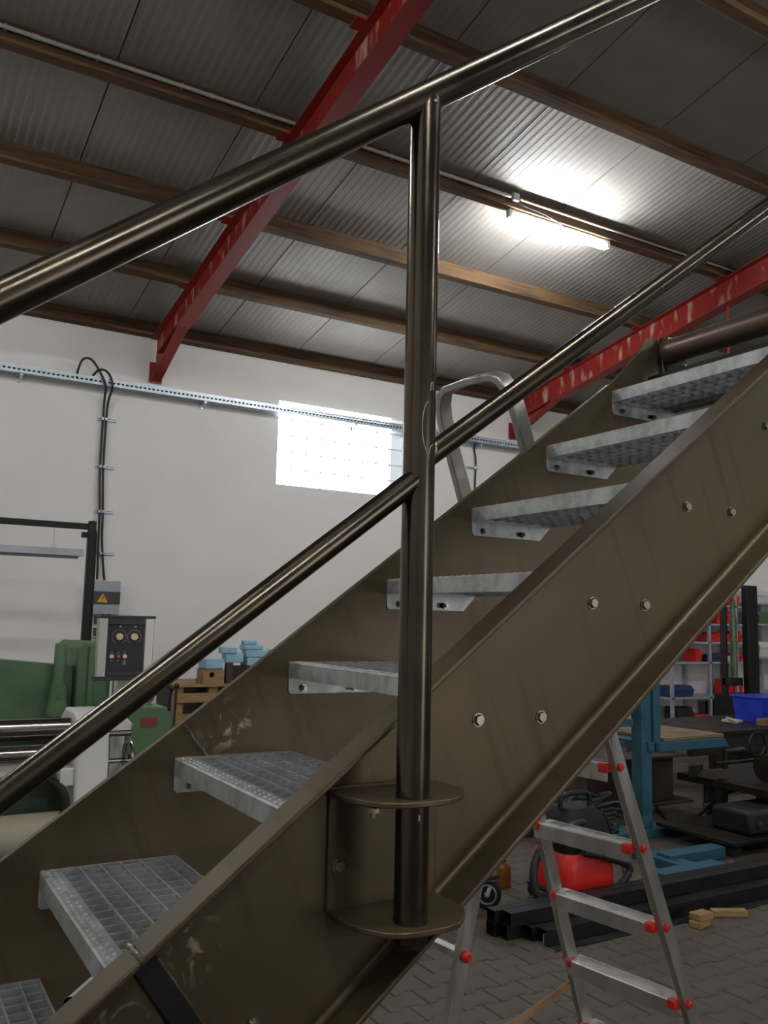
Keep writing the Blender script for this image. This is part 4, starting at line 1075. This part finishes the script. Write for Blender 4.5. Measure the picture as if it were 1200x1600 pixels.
m = MB(); m.lathe([(.07, -.03), (.15, -.025), (.16, 0), (.15, .025), (.07, .03)], (6.68, 5.46, .16), (.8, -.6, 0), 26); cw = m.build('caster_wheel', m_black, t)
m = MB(); m.lathe([(.08, -.034), (.08, .034), (.03, .045)], (6.68, 5.46, .16), (.8, -.6, 0), 20); m.build('hub', m_galvtray, cw)
m = MB(); m.bar((6.60, 5.45, .12), (6.60, 5.45, .36), .05, .02, side=(1, .3, 0)); m.build('fork', m_galvtray, cw)
random.seed(21)
m = MB(); m.tube([(6.5, 4.75, .53), (7.1, 4.75, .53)], .11, 18); m.build('motor', m_dark, t)
m = MB(); m.box(6.95, 7.35, 4.6, 4.95, .42, .78); m.build('gear_case', m_dark, t, bevel=.02)
m = MB(); m.tube([(6.45, 5.1, .48), (6.45, 5.1, .62), (6.7, 5.1, .62)], .028, 10); m.tube([(6.2, 5.0, .55), (6.7, 5.0, .55)], .016, 10); m.build('pipework', m_dark, t)
m = MB(); m.tube([(6.62+.1*math.cos(k/18*6.283), 4.9, .70+.1*math.sin(k/18*6.283)) for k in range(18)], .01, 6, loop=True); m.tube([(6.62, 4.9, .6), (6.62, 4.9, .8)], .007, 6); m.tube([(6.52, 4.9, .7), (6.72, 4.9, .7)], .007, 6); m.build('valve_wheel', m_dark, t)
t = thing('tool_case', (6.1, 4.62, .12), 'black tool case on the lower deck of the trolley', 'case')
m = MB(); m.box(5.86, 6.6, 4.42, 4.78, .121, .30); m.build('body', m_black, t, bevel=.03)
m = MB(); m.lathe([(.03, 0), (.03, .012), (.015, .014)], (5.97, 4.419, .2), (0, -1, 0), 16); m.build('latch', m_capblk, t)
m = MB(); m.tube(smooth_path([(6.45, 5.86, .015), (6.25, 5.6, .012), (6.12, 5.38, .012), (6.3, 5.35, .012), (6.5, 5.42, .03), (6.62, 5.3, .2), (6.66, 5.1, .30)], 8), .016, 8); tag(m.build('floor_cable', m_cable), 'black cable curving over the floor towards the trolley', 'cable')
t = thing('cable_heap', (4.9, 5.05, 0), 'tangled black cables heaped by the foot of the teal press', 'cables')
random.seed(31)
for k in range(7):
    m = MB(); c0 = (4.85+random.uniform(-.18, .18), 4.98+random.uniform(-.1, .1))
    r0 = random.uniform(.10, .2); ph = random.uniform(0, 6)
    m.tube(smooth_path([(c0[0]+r0*1.3*math.cos(ph+q*.9), c0[1]*1.0+r0*.5*math.sin(ph+q*.9), .08+.05*k*.9+random.uniform(0, .06)) for q in range(8)], 5), .014, 7); m.build('cable_loop', m_cable, t)
t = thing('scrap_bin', (5.0, 5.7, 0), 'dark steel scrap bin beside the teal columns', 'bin')
m = MB(); m.box(4.6, 5.3, 5.55, 6.2, 0, .47); m.build('body', m_rust, t, bevel=.008)
m = MB(); m.box(4.58, 5.32, 5.53, 6.22, .46, .49); m.build('rim', m_dark, t, bevel=.004)

# ------------------------------------------------------------------ shelving on the far wall
def shelving(x0, x1, label, zs, ups):
    tt = thing('metal_shelving', ((x0+x1)/2, 9.7, 0), label, 'shelving')
    for x in ups:
        for y in (9.45, 9.93):
            mm = MB(); mm.box(x, x+.045, y, y+.045, 0, 2.25); mm.build('upright', m_galvtray, tt)
    for z in zs:
        mm = MB(); mm.box(x0, x1, 9.45, 9.975, z-.03, z); mm.build('shelf', m_galvtray, tt)
    return tt
zs = (.585, 1.125, 1.44, 1.73, 2.03)
shelving(10.75, 12.62, 'grey metal shelving with red storage bins against the white wall', zs, (10.78, 11.65, 12.3, 12.56))
shelving(12.75, 14.4, 'grey metal shelving beyond the dark press column', (.6, 1.2, 1.75, 2.1), (12.78, 13.6, 14.3))
def bin_(x, z, w_, h_, mt, label, group, d_=.3, y=9.51, nm='storage_bin'):
    tt = thing(nm, (x+w_/2, y+d_/2, z), label, 'bin', group)
    mm = MB(); mm.prism([(y+.03, z+.002), (y+d_, z+.002), (y+d_, z+h_), (y+.06, z+h_), (y, z+h_*.62)], 'x', x, x+w_); mm.build('body', mt, tt, bevel=.006)
    mm = MB(); mm.box(x-.006, x+w_+.006, y-.006, y+.014, z+h_*.58, z+h_*.66); mm.build('lip', mt, tt, bevel=.003)
rb = 'red storage bin on the grey metal shelving'
for (x, z, w_, h_) in ((12.2, 1.73, .22, .2), (11.95, 1.73, .22, .24), (11.72, 1.44, .2, .13), (11.93, 1.44, .22, .15), (12.17, 1.44, .2, .13), (11.42, 1.125, .14, .2), (12.4, 1.44, .16, .18), (12.2, .585, .34, .24), (12.36, 1.125, .18, .14), (11.5, 1.73, .2, .2), (11.5, 2.03, .2, .2), (11.9, 2.03, .25, .22), (12.25, 2.03, .25, .22)):
    sh = {2.03: 'top', 1.73: 'second highest', 1.44: 'middle', 1.125: 'second lowest', .585: 'lowest'}[z]
    bin_(x, z, w_, h_, m_redpl, 'red storage bin on the '+sh+' shelf of the grey shelving', 'red bins on the '+sh+' shelf')
bin_(11.72, 1.125, .36, .11, m_bluebin, 'dark blue tray bin on the middle shelf', None)
bin_(10.85, .585, .5, .17, m_bluebin, 'long dull blue bin on the lowest shelf', None)
bin_(12.12, 1.125, .2, .09, m_white, 'pale bin next to the dark blue tray', None)
bin_(11.42, .0, .32, .3, m_redpl, 'red bin standing on the floor under the shelving', None)
bin_(11.0, .0, .36, .42, m_dark, 'dark box standing on the floor under the shelving', None)
bin_(11.95, .0, .36, .48, m_dark, 'tall dark box on the floor beside the red bin', None)
bin_(13.0, 1.75, .5, .2, m_green, 'green bin on the shelving beyond the press column', None)
bin_(12.85, 2.1, .6, .2, m_white, 'white bin on top of the shelving beyond the press column', None)
bin_(13.0, 1.2, .5, .25, m_white, 'white bin on the lower board beyond the press column', None)
t = thing('press_column', (9.95, 7.6, 0), 'tall dark press with two heavy steel uprights', 'press')
m = MB(); m.box(9.95, 10.15, 7.45, 7.55, 0, 2.23); m.build('upright', m_blackst, t, bevel=.008)
m = MB(); m.box(9.70, 9.75, 7.62, 7.70, 0, 2.2); m.build('upright', m_dark, t, bevel=.008)
m = MB(); m.box(9.68, 10.2, 7.4, 7.8, .0, .82); m.build('base', m_blackst, t, bevel=.01)
m = MB(); m.lathe([(.045, 0), (.045, .8), (.035, .82), (.035, 1.0)], (9.84, 7.6, .82+.2), (0, 0, 1), 18); m.build('cylinder', m_glassgreen, t)
m = MB(); m.box(9.7, 9.95, 7.55, 7.68, .93, 1.03); m.build('ram_plate', m_dark, t, bevel=.006)
